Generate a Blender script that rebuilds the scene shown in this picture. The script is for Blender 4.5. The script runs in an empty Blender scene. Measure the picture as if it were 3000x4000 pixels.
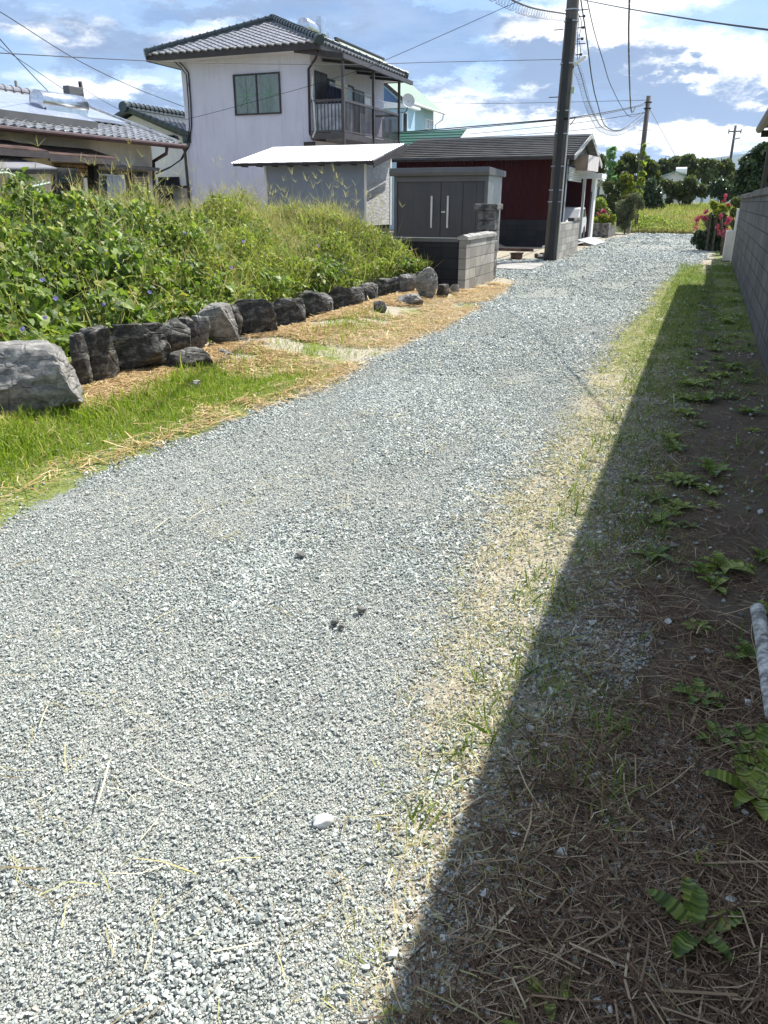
import bpy, math, random
import numpy as np
from mathutils import Vector, Matrix
R = math.radians
sc = bpy.context.scene
# ------------------------------------------------------------------ camera
F, PITCH, YAW, EYE = 3000.0, math.atan(1210/3000), R(21.6), 1.55
cd = bpy.data.cameras.new('camera'); cam = bpy.data.objects.new('camera', cd); sc.collection.objects.link(cam)
cd.sensor_fit = 'VERTICAL'; cd.sensor_height = 36; cd.sensor_width = 27; cd.lens = 36*F/4000
cd.clip_start = 0.05; cd.clip_end = 20000
cam.location = (0, 0, EYE); cam.rotation_euler = (R(90)-PITCH, 0, YAW); sc.camera = cam
# ------------------------------------------------------------------ sun and sky
SUN_AZ, SUN_EL = R(27), R(52.3)            # azimuth from +Y towards +X
SKY_STR, CLOUD_STR = 0.12, 0.86
sd = bpy.data.lights.new('sun', 'SUN'); so = bpy.data.objects.new('sun', sd); sc.collection.objects.link(so)
sd.energy = 5.0; sd.angle = R(0.53); sd.color = (1, .955, .88)
tosun = Vector((math.sin(SUN_AZ)*math.cos(SUN_EL), math.cos(SUN_AZ)*math.cos(SUN_EL), math.sin(SUN_EL)))
so.rotation_euler = tosun.to_track_quat('Z', 'Y').to_euler(); so.location = (5, 5, 30)
sc.view_settings.view_transform = 'Standard'; sc.view_settings.look = 'None'
sc.view_settings.exposure = 0.82; sc.view_settings.gamma = 1.0
sc.cycles.max_bounces = 6; sc.cycles.transparent_max_bounces = 12; sc.cycles.diffuse_bounces = 3

def ray(u, v):                              # photo pixel -> direction
    a = (u-1500)/F; b = (2000-v)/F; cp, sp = math.cos(PITCH), math.sin(PITCH); cy, sy = math.cos(YAW), math.sin(YAW)
    f = cp+sp*b; z = -sp+cp*b
    return Vector((a*cy-f*sy, a*sy+f*cy, z))
def G(u, v, z=0.0):
    d = ray(u, v); t = (z-EYE)/d.z; return Vector((d.x*t, d.y*t, z))
def atX(u, v, X):
    d = ray(u, v); t = X/d.x; return Vector((X, d.y*t, EYE+d.z*t))
def atY(u, v, Y):
    d = ray(u, v); t = Y/d.y; return Vector((d.x*t, Y, EYE+d.z*t))
def depth(p):
    return -(p.x)*math.sin(YAW)*math.cos(PITCH)+p.y*math.cos(YAW)*math.cos(PITCH)-(p.z-EYE)*math.sin(PITCH)

# world with clouds set by direction
w = bpy.data.worlds.new('World'); sc.world = w; w.use_nodes = True; nt = w.node_tree; nt.nodes.clear()
class NB:                                    # tiny node builder
    def __init__(s, nt): s.nt = nt
    def n(s, t, **k):
        nd = s.nt.nodes.new('ShaderNode'+t)
        for a, b in k.items(): setattr(nd, a, b)
        return nd
    def put(s, sock, v):
        if hasattr(v, 'bl_idname') and 'Socket' in v.bl_idname: s.nt.links.new(v, sock)
        elif v is not None: sock.default_value = v
    def m(s, op, a, b=None, c=None, clamp=False):
        nd = s.n('Math', operation=op, use_clamp=clamp)
        s.put(nd.inputs[0], a)
        if b is not None: s.put(nd.inputs[1], b)
        if c is not None: s.put(nd.inputs[2], c)
        return nd.outputs[0]
    def noise(s, vec, scale, det=4, rough=.55, dist=0.0):
        nd = s.n('TexNoise'); s.put(nd.inputs['Vector'], vec)
        nd.inputs['Scale'].default_value = scale; nd.inputs['Detail'].default_value = det
        nd.inputs['Roughness'].default_value = rough; nd.inputs['Distortion'].default_value = dist
        return nd.outputs['Fac']
    def ramp(s, fac, stops, interp='LINEAR'):
        nd = s.n('ValToRGB'); cr = nd.color_ramp; cr.interpolation = interp
        while len(cr.elements) < len(stops): cr.elements.new(0.5)
        for e, (p, c) in zip(cr.elements, stops):
            e.position = p; e.color = (*c, 1) if len(c) == 3 else c
        s.put(nd.inputs[0], fac); return nd.outputs[0]
    def mix(s, f, a, b, blend='MIX'):
        nd = s.n('Mix', data_type='RGBA', blend_type=blend)
        s.put(nd.inputs[0], f); s.put(nd.inputs[6], (*a, 1) if isinstance(a, tuple) else a); s.put(nd.inputs[7], (*b, 1) if isinstance(b, tuple) else b)
        return nd.outputs[2]
    def smooth(s, v, lo, hi):
        nd = s.n('MapRange', interpolation_type='SMOOTHSTEP'); s.put(nd.inputs[0], v)
        nd.inputs[1].default_value = lo; nd.inputs[2].default_value = hi; return nd.outputs[0]
    def mapping(s, vec, scale=(1, 1, 1), rot=(0, 0, 0), loc=(0, 0, 0)):
        nd = s.n('Mapping'); s.put(nd.inputs[0], vec); nd.inputs['Scale'].default_value = scale
        nd.inputs['Rotation'].default_value = rot; nd.inputs['Location'].default_value = loc; return nd.outputs[0]
def build_world():
    b = NB(nt)
    sky = b.n('TexSky', sky_type='NISHITA'); sky.sun_disc = False; sky.sun_elevation = SUN_EL; sky.sun_rotation = SUN_AZ
    sky.air_density = 1.0; sky.dust_density = .25; sky.ozone_density = 2.5; sky.altitude = 600
    tc = b.n('TexCoord').outputs['Generated']
    sep = b.n('SeparateXYZ'); nt.links.new(tc, sep.inputs[0]); x, y, z = sep.outputs
    az = b.m('ARCTAN2', x, y); el = b.m('ARCSINE', z)
    cv = b.n('CombineXYZ'); b.put(cv.inputs[0], az); b.put(cv.inputs[1], b.m('MULTIPLY', el, 2.2)); cv = cv.outputs[0]
    wn = b.n('TexNoise'); b.put(wn.inputs['Vector'], cv); wn.inputs['Scale'].default_value = 7; wn.inputs['Detail'].default_value = 10; wn.inputs['Roughness'].default_value = .68
    sp = b.n('SeparateColor'); nt.links.new(wn.outputs['Color'], sp.inputs[0])
    azw = b.m('ADD', az, b.m('MULTIPLY', b.m('SUBTRACT', sp.outputs[0], .5), .30))
    elw = b.m('ADD', el, b.m('MULTIPLY', b.m('SUBTRACT', sp.outputs[1], .5), .13))
    def blob(u, v, ru, rv, k=1.0):
        d = ray(u, v).normalized(); a0 = math.atan2(d.x, d.y); e0 = math.asin(d.z)
        p = b.m('MULTIPLY', b.m('SUBTRACT', azw, a0), F/ru*.98); q = b.m('MULTIPLY', b.m('SUBTRACT', elw, e0), F/rv)
        r = b.m('ADD', b.m('MULTIPLY', p, p), b.m('MULTIPLY', q, q))
        return b.m('MULTIPLY', b.m('SUBTRACT', 1, r, clamp=True), k)
    fb = b.noise(cv, 5, 9, .62, .3); fb2 = b.noise(b.mapping(cv, (1, 1.6, 1), loc=(3, 1, 0)), 9, 8, .6)
    cover = None; dark = None
    for t in [(2500, 130, 560, 190, 1), (2850, 320, 520, 230, 1.2), (2550, 250, 500, 160, .8), (1000, 60, 500, 60, .55), (350, 420, 500, 70, .6), (2180, 120, 300, 150, .9), (2450, 560, 700, 130, .9), (2800, 640, 500, 90, .6), (2050, 330, 500, 90, .55),
              (1950, 450, 600, 110, .7), (650, 190, 420, 75, .65), (250, 110, 300, 60, .6), (800, 130, 200, 40, .5), (520, 330, 420, 90, .45), (1500, 420, 500, 80, .4), (200, 300, 300, 50, .3)]:
        q = blob(*t); cover = q if cover is None else b.m('MAXIMUM', cover, q)
    for t in [(2420, 400, 520, 100, 1), (2150, 250, 420, 110, .95), (1500, 60, 700, 110, .8), (1700, 200, 500, 90, .7), (2900, 445, 330, 60, .8), (350, 150, 500, 90, .6), (400, 420, 600, 60, .6), (1650, 330, 500, 50, .5), (1000, 30, 700, 60, .6), (2500, 655, 900, 45, .75), (100, 30, 500, 60, .6)]:
        q = blob(*t); dark = q if dark is None else b.m('MAXIMUM', dark, q)
    gen = b.smooth(fb, .46, .72)
    cover = b.m('ADD', b.m('MULTIPLY', cover, 1.15), b.m('MULTIPLY', b.m('SUBTRACT', fb2, .5), 1.9))
    cov = b.m('MAXIMUM', b.smooth(cover, .14, .66), b.m('MULTIPLY', gen, .35))
    # clear patch upper right stays open
    clear = blob(2960, 30, 330, 110, 1.6); cov = b.m('MULTIPLY', cov, b.m('SUBTRACT', 1, clear, clamp=True))
    dk = b.smooth(b.m('ADD', dark, b.m('MULTIPLY', b.m('SUBTRACT', fb, .5), 1.5)), .12, .55)
    ccol = b.mix(dk, (1.0, 1.0, 1.0), (.19, .265, .41))
    veil = b.mix(b.smooth(fb2, .3, .75), (.155, .265, .47), (.30, .39, .56))
    bg1 = b.n('Background'); nt.links.new(sky.outputs[0], bg1.inputs[0]); bg1.inputs[1].default_value = SKY_STR
    bg2 = b.n('Background'); nt.links.new(b.mix(b.smooth(el, .2, .4), b.mix(cov, veil, ccol), (.78, .84, .92)), bg2.inputs[0]); bg2.inputs[1].default_value = CLOUD_STR
    ms = b.n('MixShader'); total = b.m('MAXIMUM', b.m('MAXIMUM', cov, b.m('MULTIPLY', dk, .95)), .6)
    high = b.m('ADD', .30, b.m('MULTIPLY', gen, .55)); k = b.smooth(el, .20, .40)
    b.put(ms.inputs[0], b.m('ADD', b.m('MULTIPLY', total, b.m('SUBTRACT', 1, k)), b.m('MULTIPLY', high, k)))
    nt.links.new(bg1.outputs[0], ms.inputs[1]); nt.links.new(bg2.outputs[0], ms.inputs[2])
    o = b.n('OutputWorld'); nt.links.new(ms.outputs[0], o.inputs[0])
build_world()

# ------------------------------------------------------------------ materials
def newmat(name):
    m = bpy.data.materials.new(name); m.use_nodes = True; m.node_tree.nodes.clear(); return m, NB(m.node_tree)
def finish(b, col, rough=.8, bump=None, bs=.3, bd=.02, metal=0.0, spec=.5, alpha=None, extra=None):
    p = b.n('BsdfPrincipled'); b.put(p.inputs['Base Color'], (*col, 1) if isinstance(col, tuple) else col)
    b.put(p.inputs['Roughness'], rough); p.inputs['Metallic'].default_value = metal; p.inputs['Specular IOR Level'].default_value = spec
    if bump is not None:
        bn = b.n('Bump'); bn.inputs['Strength'].default_value = bs; bn.inputs['Distance'].default_value = bd
        b.put(bn.inputs['Height'], bump); b.nt.links.new(bn.outputs[0], p.inputs['Normal'])
    if extra: extra(p)
    o = b.n('OutputMaterial'); b.nt.links.new(p.outputs[0], o.inputs[0]); return p
def mat(name, c, r=.7, v=.18, s=3.0, bs=.25, bf=40.0, bd=.01, metal=0.0, c2=None, st=(1, 1, 1), spec=.4, lo=.35, hi=.65, dirt=0.0):
    m, b = newmat(name); tc = b.n('TexCoord').outputs['Object']; vec = b.mapping(tc, st)
    n = b.smooth(b.noise(vec, s, 6, .6), lo, hi)
    a = tuple(x*(1-v) for x in c); d = c2 if c2 else tuple(min(1, x*(1+v)) for x in c)
    col = b.mix(n, a, d)
    if dirt: col = b.mix(b.m('MULTIPLY', b.smooth(b.noise(b.mapping(tc, (6, 6, .5)), 1.6, 6, .65), .48, .75), dirt), col, tuple(x*.35 for x in c))
    rr = b.m('ADD', b.m('MULTIPLY', b.noise(vec, s*3, 3), .25), r-.12)
    finish(b, col, rr, b.noise(vec, bf, 4) if bs else None, bs, bd, metal, spec); return m
def island(name, stops, r=.6, trans=0.0, spec=.4, bump=0, interp='LINEAR', tcol=1.25):
    m, b = newmat(name); g = b.n('NewGeometry'); col = b.ramp(g.outputs['Random Per Island'], stops, interp)
    if bump:
        tc = b.n('TexCoord').outputs['Object']; nz = b.noise(tc, bump, 4, .65)
        col = b.mix(b.smooth(nz, .3, .7), b.mix(1.0, col, (.72, .72, .72), 'MULTIPLY'), b.mix(1.0, col, (1.18, 1.18, 1.16), 'MULTIPLY'))
        p = finish(b, col, r, nz, .35, .004, 0, spec)
    else: p = finish(b, col, r, None, spec=spec)
    if trans:
        t = b.n('BsdfTranslucent'); b.put(t.inputs[0], b.mix(1.0, col, (tcol, tcol*1.1, tcol*.55), 'MULTIPLY'))
        ms = b.n('MixShader'); ms.inputs[0].default_value = trans
        b.nt.links.new(p.outputs[0], ms.inputs[1]); b.nt.links.new(t.outputs[0], ms.inputs[2])
        o = [n for n in b.nt.nodes if n.bl_idname == 'ShaderNodeOutputMaterial'][0]; b.nt.links.new(ms.outputs[0], o.inputs[0])
    return m
def block_mat(name, c, axis, bw=.39, bh=.19, dark=(.05, .052, .06), streak=.0, var=.22, mort=.007, mcol=(.10, .10, .095)):
    m, b = newmat(name); tc = b.n('TexCoord').outputs['Object']; sp = b.n('SeparateXYZ'); b.nt.links.new(tc, sp.inputs[0])
    cv = b.n('CombineXYZ'); b.put(cv.inputs[0], sp.outputs[1] if axis == 'X' else sp.outputs[0]); b.put(cv.inputs[1], sp.outputs[2]); cv = cv.outputs[0]
    br = b.n('TexBrick'); br.offset = 0; br.squash = 1; b.put(br.inputs['Vector'], cv)
    br.inputs['Scale'].default_value = 1; br.inputs['Brick Width'].default_value = bw; br.inputs['Row Height'].default_value = bh
    br.inputs['Mortar Size'].default_value = mort; br.inputs['Mortar Smooth'].default_value = .3; br.inputs['Bias'].default_value = 0
    br.inputs['Color1'].default_value = (*[x*(1-var) for x in c], 1); br.inputs['Color2'].default_value = (*[x*(1+var) for x in c], 1); br.inputs['Mortar'].default_value = (*mcol, 1)
    n1 = b.smooth(b.noise(tc, 2.2, 7, .65), .3, .72); col = b.mix(b.m('MULTIPLY', n1, .45), br.outputs[0], tuple(x*.45 for x in c))
    if streak:
        sv = b.noise(b.mapping(cv, (11, .75, 1)), 1.2, 7, .62); zz = sp.outputs[2]
        st = b.smooth(b.m('ADD', sv, b.m('MULTIPLY', b.noise(cv, .7, 3), .35)), .48, .80)
        col = b.mix(b.m('MULTIPLY', b.m('SUBTRACT', 1, st), streak), col, dark)
        sv2 = b.noise(b.mapping(cv, (26, .55, 1), loc=(5, 0, 0)), 1.0, 5, .6); col = b.mix(b.m('MULTIPLY', b.smooth(sv2, .60, .74), .55), col, (.42, .41, .38))
    else:
        sv = b.noise(b.mapping(cv, (9, 1.2, 1)), 1.3, 6, .6); col = b.mix(b.m('MULTIPLY', b.smooth(sv, .52, .75), .45), col, dark)
    hgt = b.m('ADD', b.m('MULTIPLY', br.outputs['Fac'], -1.0), b.m('MULTIPLY', b.noise(tc, 70, 4), .25))
    finish(b, col, .9, hgt, .6, .008, 0, .25); return m

M = {}
M['plaster'] = mat('lilac_plaster', (.60, .59, .69), .85, .04, 1.0, .2, 55, .004, dirt=.24)
M['cream'] = mat('cream_plaster', (.62, .55, .46), .85, .1, 1.0, .2, 55, .004, dirt=.3)
M['white_plaster'] = mat('white_plaster', (.70, .69, .66), .85, .06, 1.0, .2, 55, .004, dirt=.2)
M['soffit'] = mat('soffit', (.62, .60, .60), .8, .05, 2, 0)
M['tile'] = mat('glazed_roof_tile', (.20, .20, .22), .36, .35, 9, .25, 30, .004, spec=1.0)
M['tile_dark'] = mat('dark_green_ridge_tile', (.018, .032, .034), .35, .3, 6, .2, 30, .004, spec=.7)
M['brown'] = mat('dark_brown_metal', (.035, .026, .025), .5, .25, 5, .05)
M['brown2'] = mat('brown_aluminium', (.060, .047, .043), .42, .2, 5, 0, spec=.6)
M['redbrown'] = mat('red_brown_gutter', (.040, .013, .013), .45, .3, 5, .05)
M['rustroof'] = mat('rusty_awning_sheet', (.060, .038, .034), .7, .3, 3, .2, 30, .003, c2=(.12, .075, .065), spec=.2)
M['glass'] = mat('window_glass', (.028, .045, .045), .12, .3, 1.2, 0, spec=.8)
M['curtain'] = mat('net_curtain', (.13, .17, .165), .25, .2, 1.0, 0, st=(9, 9, .4), c2=(.21, .26, .25), lo=.2, hi=.8, spec=.7)
M['tape'] = mat('green_tape', (.16, .28, .20), .6, .1, 3, 0)
M['steel'] = mat('polished_steel', (.62, .64, .66), .22, .12, 4, .1, 20, .004, metal=1)
M['panel'] = mat('solar_panel_glass', (.30, .33, .42), .20, .1, 3, 0, spec=.9)
M['galv'] = mat('galvanised_sheet', (.82, .83, .84), .45, .08, 2, 0, spec=.7)
M['shedgrey'] = mat('slate_blue_siding', (.20, .225, .265), .7, .06, 1.2, .12, 30, .003)
M['siding'] = None
M['charcoal'] = mat('charcoal_steel_door', (.054, .050, .052), .42, .1, 2, .05, 10, .003, spec=.5)
M['greymetal'] = mat('warm_grey_steel', (.10, .10, .098), .45, .1, 2, 0, spec=.5)
M['ribgrey'] = mat('light_grey_ribbed_steel', (.42, .42, .40), .5, .08, 2, 0, spec=.5)
M['ivory'] = mat('ivory_trim', (.62, .60, .54), .5, .08, 3, 0)
M['darkroof'] = mat('weathered_slate_shingle', (.085, .082, .080), .8, .18, 1.5, .3, 40, .008, c2=(.14, .135, .128), st=(1, 3, 3))
M['redwall'] = mat('faded_red_corrugated', (.072, .013, .013), .7, .4, 1.0, .1, 30, .003, st=(2, 2, .35), c2=(.045, .012, .016), spec=.15, dirt=.4)
M['black'] = mat('black_and_painted_shade', (.010, .010, .012), .9, .2, 3, 0)  # real black parts, plus shade painted inside garage and wing entrance
M['concrete'] = mat('concrete', (.32, .31, .29), .9, .2, 2, .4, 60, .005, dirt=.3)
M['pole'] = mat('utility_pole_concrete', (.10, .09, .08), .85, .25, 2.5, .3, 40, .004, st=(3, 3, .5), dirt=.3)
M['duct'] = mat('dark_duct', (.02, .02, .022), .5, .1, 3, 0)
M['wire'] = mat('black_cable', (.015, .015, .017), .6, .1, 3, 0)
M['wiregrey'] = mat('grey_spiral_wire', (.10, .10, .11), .4, .1, 3, 0)
M['white'] = mat('white_paint', (.78, .78, .76), .55, .06, 2, .05, dirt=.1)
M['blue_siding'] = mat('pale_blue_siding', (.36, .52, .62), .7, .05, 1, 0)
M['blue_shaded'] = mat('shaded_blue_siding', (.13, .22, .38), .7, .06, 1, 0)  # siding on the shaded gable side, its shade painted into the blue
M['greenroof'] = mat('pale_green_roof', (.17, .25, .20), .7, .12, 3, .2, 30, .01, st=(1, 1, 6))
M['greenmetal'] = mat('dark_green_metal_roof', (.012, .085, .055), .45, .15, 3, 0)
M['blockX'] = block_mat('concrete_block_road_face', (.37, .355, .32), 'X', var=.3, dark=(.07, .066, .06))
M['blockY'] = block_mat('shaded_block_front_face', (.032, .033, .036), 'Y', dark=(.012, .012, .014), mcol=(.015, .015, .016))  # same block as the road face, shade painted in as near-black
M['wallX'] = block_mat('stained_block_wall', (.18, .175, .165), 'X', .40, .195, streak=.82, dark=(.035, .037, .045), mcol=(.04, .04, .042), mort=.009)
M['capstone'] = mat('dark_mossy_coping', (.075, .072, .068), .9, .45, 7, .6, 40, .01, c2=(.2, .19, .17))
M['rock'] = None
M['bark'] = mat('bark', (.09, .07, .05), .9, .3, 6, .5, 30, .01)
M['cloth_navy'] = mat('navy_cloth', (.008, .010, .03), .9, .2, 3, 0)
M['cloth_cream'] = mat('cream_cloth', (.60, .57, .47), .9, .15, 8, 0, st=(8, 8, 1))
M['plastic'] = mat('grey_plastic_sheet', (.36, .38, .42), .3, .3, 4, .2, 12, .01, spec=.7)
M['carpaint'] = mat('white_car_paint', (.75, .76, .78), .25, .02, 2, 0, spec=.7)
M['rubber'] = mat('rubber', (.02, .02, .02), .8, .1, 3, 0)
M['paintpipe'] = mat('lichened_grey_pipe', (.30, .30, .28), .9, .4, 26, .8, 60, .01, c2=(.66, .66, .62))
def siding_mat():                             # wavy textured siding panel
    m, b = newmat('textured_grey_siding'); tc = b.n('TexCoord').outputs['Object']
    n = b.noise(b.mapping(tc, (1, 5, 14)), 1.6, 5, .6, .6)
    col = b.mix(b.smooth(n, .4, .6), (.40, .405, .40), (.56, .56, .54)); finish(b, col, .75, n, 1.0, .03, 0, .3); return m
M['siding'] = siding_mat()
def rock_mat(name, c1, c2, c3):
    m, b = newmat(name); tc = b.n('TexCoord').outputs['Object']
    n = b.noise(b.mapping(tc, (1, 1, 1.8), rot=(.5, .3, 0)), 6.5, 12, .74, .25); n2 = b.noise(tc, 22, 8, .75)
    col = b.ramp(n, [(.33, c1), (.48, c2), (.58, c3), (.70, (.66, .64, .60))]); col = b.mix(b.m('MULTIPLY', b.smooth(n2, .35, .7), .5), col, tuple(x*.4 for x in c2))
    v = b.n('TexVoronoi', feature='DISTANCE_TO_EDGE'); b.put(v.inputs['Vector'], b.mapping(tc, (1, 1, 2), rot=(.4, .6, .2))); v.inputs['Scale'].default_value = 3.5
    h = b.m('ADD', b.m('MULTIPLY', n2, .6), b.m('ADD', b.m('MULTIPLY', n, .9), b.m('MULTIPLY', b.smooth(v.outputs[0], 0, .06), .35)))
    finish(b, col, .8, h, .9, .06, 0, .35); return m
M['rock_pale'] = rock_mat('pale_grey_rock', (.11, .105, .10), (.31, .30, .28), (.54, .52, .47))
M['rock_dark'] = rock_mat('dark_slate_rock', (.014, .014, .013), (.080, .076, .070), (.30, .285, .25))
M['stone'] = island('crushed_stone', [(0, (.23, .255, .245)), (.25, (.34, .37, .35)), (.55, (.44, .475, .447)), (.85, (.56, .59, .555)), (.97, (.72, .72, .67)), (1, (.62, .53, .42))], .75, 0, .35, 60)
G1, G2, G3, G4 = (.050, .088, .016), (.11, .175, .028), (.19, .27, .05), (.33, .40, .12)
M['leaf'] = island('vine_leaf', [(0, G1), (.35, G2), (.7, G3), (.93, G4), (1, (.35, .30, .06))], .50, .38, .45)
M['leaf_light'] = island('light_weed_leaf', [(0, (.09, .14, .02)), (.35, (.19, .26, .04)), (.8, (.34, .41, .08)), (1, (.50, .47, .17))], .5, .38, .4)
M['leaf_grey'] = island('grey_green_leaf', [(0, (.06, .075, .04)), (.5, (.13, .15, .08)), (1, (.22, .23, .13))], .6, .25, .3)
M['leaf_dark'] = island('dark_evergreen_leaf', [(0, (.020, .038, .016)), (.5, (.045, .080, .03)), (.9, (.085, .13, .05)), (1, (.18, .17, .07))], .3, .2, .7)
M['leaf_olive'] = island('olive_leaf', [(0, (.045, .060, .022)), (.5, (.095, .12, .040)), (.9, (.15, .17, .06)), (1, (.22, .19, .08))], .5, .3, .4)
M['leaf_yellow'] = island('yellow_green_leaf', [(0, (.08, .13, .02)), (.5, (.20, .26, .03)), (1, (.42, .38, .04))], .5, .35, .4)
M['lawn'] = island('short_grass', [(0, (.12, .19, .016)), (.5, (.22, .31, .028)), (.85, (.32, .40, .055)), (1, (.50, .44, .18))], .6, .35, .3)
M['weedgrass'] = island('yellow_green_grass', [(0, (.15, .18, .04)), (.5, (.28, .31, .08)), (.85, (.42, .42, .15)), (1, (.56, .47, .25))], .6, .35, .3)
M['drygrass'] = island('dry_grass', [(0, (.26, .16, .07)), (.4, (.46, .30, .14)), (.8, (.62, .47, .25)), (1, (.74, .62, .40))], .7, .2, .3)
M['bleach'] = island('bleached_straw', [(0, (.20, .15, .08)), (.35, (.38, .32, .19)), (.6, (.42, .42, .18)), (.85, (.58, .51, .34)), (1, (.74, .67, .50))], .8, .1, .2)
M['palegrass'] = island('pale_seed_grass', [(0, (.25, .24, .09)), (.5, (.40, .36, .17)), (1, (.58, .50, .30))], .7, .3, .3)
M['hay'] = island('brown_hay', [(0, (.06, .036, .024)), (.45, (.16, .100, .065)), (.8, (.30, .21, .135)), (.96, (.46, .35, .23)), (1, (.66, .54, .36))], .8, .1, .2)
M['pink'] = island('pink_blossom', [(0, (.25, .03, .07)), (.5, (.45, .05, .14)), (1, (.62, .14, .28))], .6, .3, .3)
M['leaf_grow'] = island('pale_column_leaf', [(0, (.10, .20, .07)), (.5, (.20, .36, .14)), (1, (.36, .55, .28))], .5, .3, .4)
M['violet'] = island('violet_petal', [(0, (.22, .17, .55)), (1, (.38, .32, .72))], .6, .3, .3)

# ------------------------------------------------------------------ geometry helpers
def tag(o, label=None, cat=None, group=None, kind=None):
    for k, v in (('label', label), ('category', cat), ('group', group), ('kind', kind)):
        if v: o[k] = v
    return o
def thing(name, loc, label, cat, group=None):
    o = bpy.data.objects.new(name, None); sc.collection.objects.link(o); o.location = loc; o.empty_display_size = .1
    return tag(o, label, cat, group)
def wloc(o):
    v = Vector((0, 0, 0))
    while o: v += o.location; o = o.parent
    return v
class MB:
    def __init__(s): s.v = []; s.f = []
    def add(s, vs, fs):
        n = len(s.v); s.v += [tuple(p) for p in vs]; s.f += [tuple(i+n for i in f) for f in fs]; return s
    def box(s, x0, y0, z0, x1, y1, z1):
        s.add([(x0, y0, z0), (x1, y0, z0), (x1, y1, z0), (x0, y1, z0), (x0, y0, z1), (x1, y0, z1), (x1, y1, z1), (x0, y1, z1)],
              [(0, 3, 2, 1), (4, 5, 6, 7), (0, 1, 5, 4), (1, 2, 6, 5), (2, 3, 7, 6), (3, 0, 4, 7)]); return s
    def prism(s, poly, vec):
        n = len(poly); vec = Vector(vec); p = [Vector(q) for q in poly]
        s.add(p+[q+vec for q in p], [tuple(range(n)), tuple(range(2*n-1, n-1, -1))]+[((i+1) % n, i, i+n, (i+1) % n+n) for i in range(n)]); return s
    def beam(s, a, b, w, h, up=(0, 0, 1)):
        a, b = Vector(a), Vector(b); d = (b-a).normalized(); u = Vector(up); r = d.cross(u)
        if r.length < 1e-4: r = Vector((1, 0, 0))
        r.normalize(); u = r.cross(d).normalized(); q = [a-r*w/2-u*h/2, a+r*w/2-u*h/2, a+r*w/2+u*h/2, a-r*w/2+u*h/2]
        return s.prism(q, b-a)
    def tube(s, pts, r, seg=8, cap=True):
        pts = [Vector(p) for p in pts]; n = len(pts); rs = r if isinstance(r, (list, tuple)) else [r]*n
        t0 = (pts[1]-pts[0]).normalized(); ref = Vector((0, 0, 1)) if abs(t0.z) < .9 else Vector((1, 0, 0)); base = len(s.v)
        nrm = t0.cross(ref).normalized()
        for i, p in enumerate(pts):
            t = (pts[min(i+1, n-1)]-pts[max(i-1, 0)]).normalized(); nrm = (nrm-t*nrm.dot(t)).normalized(); bi = t.cross(nrm)
            for k in range(seg):
                a = 2*math.pi*k/seg; s.v.append(tuple(p+(nrm*math.cos(a)+bi*math.sin(a))*rs[i]))
        for i in range(n-1):
            for k in range(seg):
                k2 = (k+1) % seg; s.f.append((base+i*seg+k, base+i*seg+k2, base+(i+1)*seg+k2, base+(i+1)*seg+k))
        if cap: s.f.append(tuple(base+k for k in range(seg-1, -1, -1))); s.f.append(tuple(base+(n-1)*seg+k for k in range(seg)))
        return s
    def build(s, name, m, parent=None, loc=None, smooth=False, bevel=0):
        off = Vector(loc) if loc is not None else (wloc(parent) if parent else Vector((0, 0, 0)))
        me = bpy.data.meshes.new(name); me.from_pydata([tuple(Vector(p)-off) for p in s.v], [], s.f)
        if smooth: me.shade_smooth()
        o = bpy.data.objects.new(name, me); sc.collection.objects.link(o); me.materials.append(m)
        if parent: o.parent = parent
        elif loc is not None: o.location = loc
        if bevel:
            bm = o.modifiers.new('b', 'BEVEL'); bm.width = bevel; bm.segments = 2; bm.limit_method = 'ANGLE'
        return o
rng = np.random.default_rng(7); random.seed(7)
def lattice(seed):
    g = np.random.default_rng(seed).random((256, 256))
    def f(x, y):
        x = np.asarray(x, float); y = np.asarray(y, float); xi = np.floor(x).astype(int); yi = np.floor(y).astype(int); a = x-xi; b = y-yi
        a = a*a*(3-2*a); b = b*b*(3-2*b); X, Y = xi % 256, yi % 256; X1, Y1 = (xi+1) % 256, (yi+1) % 256
        return (g[X, Y]*(1-a)+g[X1, Y]*a)*(1-b)+(g[X, Y1]*(1-a)+g[X1, Y1]*a)*b
    return f
L1, L2, L3 = lattice(1), lattice(2), lattice(3)
def fbm(x, y, s, L=L1): return (L(x*s, y*s)+.5*L(x*s*2.1+9, y*s*2.1)+.25*L(x*s*4.3, y*s*4.3+5))/1.75
def euler_mats(yaw, tilt, roll):
    n = len(yaw); cy, sy, ct, st, cr, sr = np.cos(yaw), np.sin(yaw), np.cos(tilt), np.sin(tilt), np.cos(roll), np.sin(roll)
    A = np.zeros((n, 3, 3)); A[:, 0, 0] = cy; A[:, 0, 1] = -sy; A[:, 1, 0] = sy; A[:, 1, 1] = cy; A[:, 2, 2] = 1
    B = np.zeros((n, 3, 3)); B[:, 0, 0] = 1; B[:, 1, 1] = ct; B[:, 1, 2] = -st; B[:, 2, 1] = st; B[:, 2, 2] = ct
    C = np.zeros((n, 3, 3)); C[:, 1, 1] = 1; C[:, 0, 0] = cr; C[:, 0, 2] = sr; C[:, 2, 0] = -sr; C[:, 2, 2] = cr
    return A @ B @ C
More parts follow.
